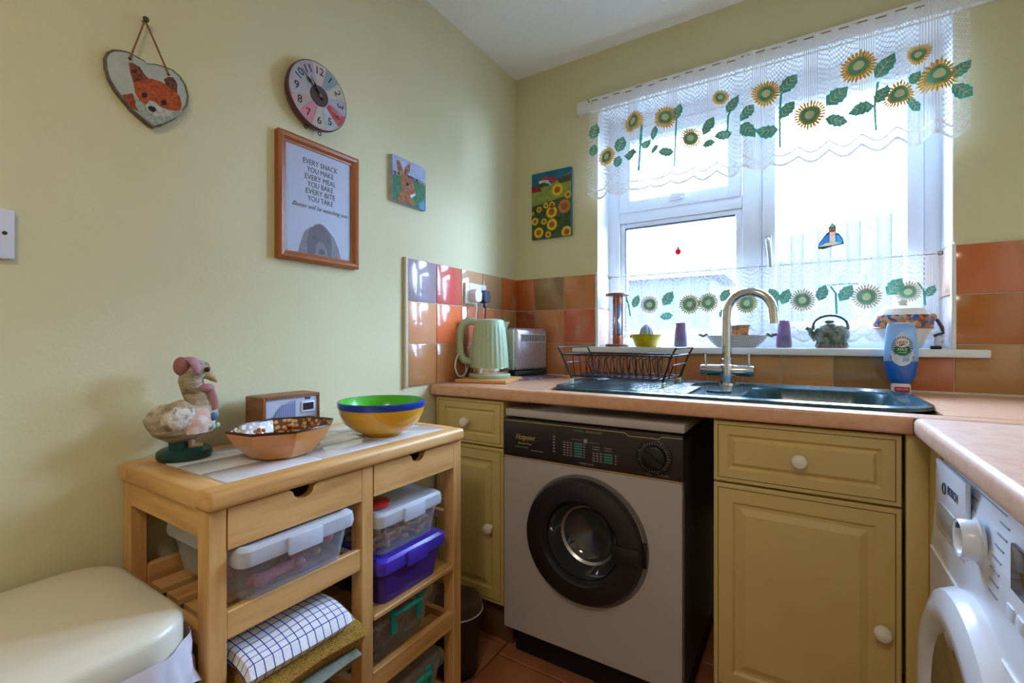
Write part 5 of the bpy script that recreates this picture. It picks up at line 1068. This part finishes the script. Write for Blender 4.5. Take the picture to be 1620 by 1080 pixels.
pdog('dog_muzzle', [(-18, 0), (-16, 24), (-4, 40), (10, 38), (20, 22), (24, 0)][::-1], '97847f', 3, '7f6e6c'); pdog('dog_nose', [(-6, 4), (-6, 16), (4, 20), (14, 16), (14, 4)][::-1], '3a2f32', 4, '3a2f32')
for s in (-22, 24): pdog('dog_eye', [(s + 5 * math.cos(-k * PI / 5), 48 + 5 * math.sin(-k * PI / 5)) for k in range(10)], '231a1a', 4, '3a2c24')
MB().box(.0105, .0112, fy0 + .0235, fy1 - .0235, fz0 + .0235, fz1 - .0235).build('glass', clear('picture_glass', 'f4f6fa', .97, .05), fr)

hc = thing('hare_canvas', 'small square painting of a brown hare in a green field', 'painting', (0, -.739, 1.542))
hy0, hy1, hz0, hz1 = -.820, -.659, 1.542, 1.698
MB().box(.0, .016, hy0, hy1, hz0, hz1).build('canvas', M('canvas_sky', '9aa6c8', .7, noise=(25, 'b9c0dc', .4, .7)), hc)
def hp_(x, y):
    s_ = (x - 120) / 488.; tp_ = 120 + (x - 120) * .379; bt = 805 + (x - 122) * .31; t = (y - tp_) / (bt - tp_); s_ = s_ * (1 + .16 * (1 - s_)) / 1.0 if False else s_
    return (hy0 + (hy1 - hy0) * min(1, max(0, s_)), hz1 - (hz1 - hz0) * min(1, max(0, t)))
def hpaint(nm, pts, col, lvl, n2): MB().prism([hp_(*p) for p in pts][::-1], lambda y, z: (.016 + .0003 * lvl, y, z), (.0003, 0, 0)).build(nm, M('hare_' + col, col, .7, noise=(90, n2, .4, .65)), hc)
hpaint('field', [(120, 380), (350, 450), (608, 550), (608, 955), (120, 806)], '4a7a4c', 0, '2f6a5a'); hpaint('hedge_line', [(120, 360), (210, 390), (360, 430), (608, 530), (608, 590), (350, 475), (120, 420)], '3a3f3c', 1, 'a8b0a8')
hpaint('blue_corner', [(500, 840), (608, 760), (608, 950), (500, 915)], '6a9ab4', 1, '4a7a8c')
hpaint('hare_ear', [(170, 215), (205, 208), (240, 270), (258, 340), (270, 410), (245, 440), (212, 420), (185, 330)], '7a4a34', 2, 'b07a5c'); hpaint('hare_ear', [(372, 245), (340, 258), (300, 310), (280, 380), (285, 430), (330, 435), (365, 350)], '6a4234', 2, 'a8745c')
hpaint('hare_body', [(240, 660), (330, 715), (405, 745), (425, 880), (150, 806), (200, 735)], 'a86a3a', 2, '7a4a2c'); hpaint('hare_head', [(225, 440), (280, 410), (345, 450), (405, 505), (422, 570), (440, 640), (452, 685), (400, 745), (335, 725), (275, 690), (235, 640), (230, 520)], '8a5438', 3, 'b07a54')
hpaint('hare_eye', [(300, 560), (318, 540), (345, 548), (350, 575), (325, 588)], '1c1c24', 4, '1c1c24'); hpaint('white_whiskers', [(360, 725), (440, 690), (448, 720), (380, 770)], 'd9dcd8', 4, '9aa49c')

sf = thing('sunflower_canvas', 'tall painting of a sunflower field with a red-roofed farmhouse', 'painting', (.2, 0, 1.543))
sx0, sx1, sz0, sz1 = .100, .302, 1.543, 1.852
MB().box(sx0, sx1, -.017, 0, sz0, sz1).build('canvas', M('canvas_teal_sky', '1a6a84', .6, noise=(12, '145a78', .4, .7)), sf)
def sp_(x, y):
    tp_ = 188 - (x - 100) * .197; bt = 1010 - (x - 100) * .107; return (sx0 + (sx1 - sx0) * min(1, max(0, (x - 100) / 510)), sz1 - (sz1 - sz0) * min(1, max(0, (y - tp_) / (bt - tp_))))
def spaint(nm, pts, col, lvl, n2): return MB().prism([sp_(*p) for p in pts], lambda x, z: (x, -.017 - .0003 * lvl, z), (0, -.0003, 0)).build(nm, M('sun_' + col, col, .65, noise=(80, n2, .4, .65)), sf)
spaint('far_field', [(100, 400), (240, 350), (450, 250), (610, 150), (610, 700), (100, 700)], '8f9a48', 0, '6f8a3c'); spaint('dark_hill', [(430, 250), (610, 170), (610, 265), (470, 300)], '4a4c24', 1, '3a3c1c')
spaint('near_foliage', [(100, 590), (300, 540), (480, 480), (610, 430), (612, 955), (100, 1010)], '2c4028', 1, '47603a'); spaint('farmhouse_roof', [(205, 260), (235, 225), (360, 205), (440, 250), (380, 300), (330, 250)], 'b03a40', 2, '9a2c38'); spaint('farmhouse_wall', [(195, 270), (310, 250), (355, 310), (350, 330), (200, 310)], 'd0d0c0', 1, 'a8b0a0')
spaint('bushes', [(195, 310), (250, 285), (320, 300), (345, 330), (200, 345)], '2f5a34', 2, '3f6a3c'); spaint('barn', [(100, 345), (210, 325), (235, 400), (100, 420)], '8a2c2c', 2, '7a2424')
for i, (x, y, r) in enumerate([(440, 380, 78), (575, 445, 46), (530, 590, 88), (365, 660, 78), (370, 820, 74), (195, 920, 68), (145, 780, 48), (200, 630, 38), (290, 580, 36), (370, 570, 42), (560, 915, 72), (320, 945, 42), (265, 780, 40), (115, 680, 22)]):
    q = sp_(x, y); r_ = r * .0004; b = MB(); n = 16; brn = (i == 2)
    ins = lambda X, Zz: (min(sx1, max(sx0, X)), -.0184 - .0002 * (i % 3), min(sz1, max(sz0, Zz)))
    for k in range(n):
        a = 2 * PI * k / n; pts = [ins(q[0] + r_ * rr2 * math.cos(a + da), q[1] + r_ * rr2 * math.sin(a + da)) for rr2, da in ((.45, -.2), (.8, -.2), (1, 0), (.8, .2), (.45, .2))]; b.add(pts, [(0, 1, 2, 3, 4)], 0)
    b.add([ins(q[0] + r_ * .5 * math.cos(2 * PI * k / 14), q[1] + r_ * .5 * math.sin(2 * PI * k / 14)) for k in range(14)], [list(range(14))], 1)
    for vtx in b.v[-14:]: vtx.y -= .0004
    b.build('sunflower', [M('sun_petal', 'e0b81e', .6) if not brn else M('sun_petal_brown', 'b0763a', .6), M('sun_heart', '9a5a20', .7)], sf)
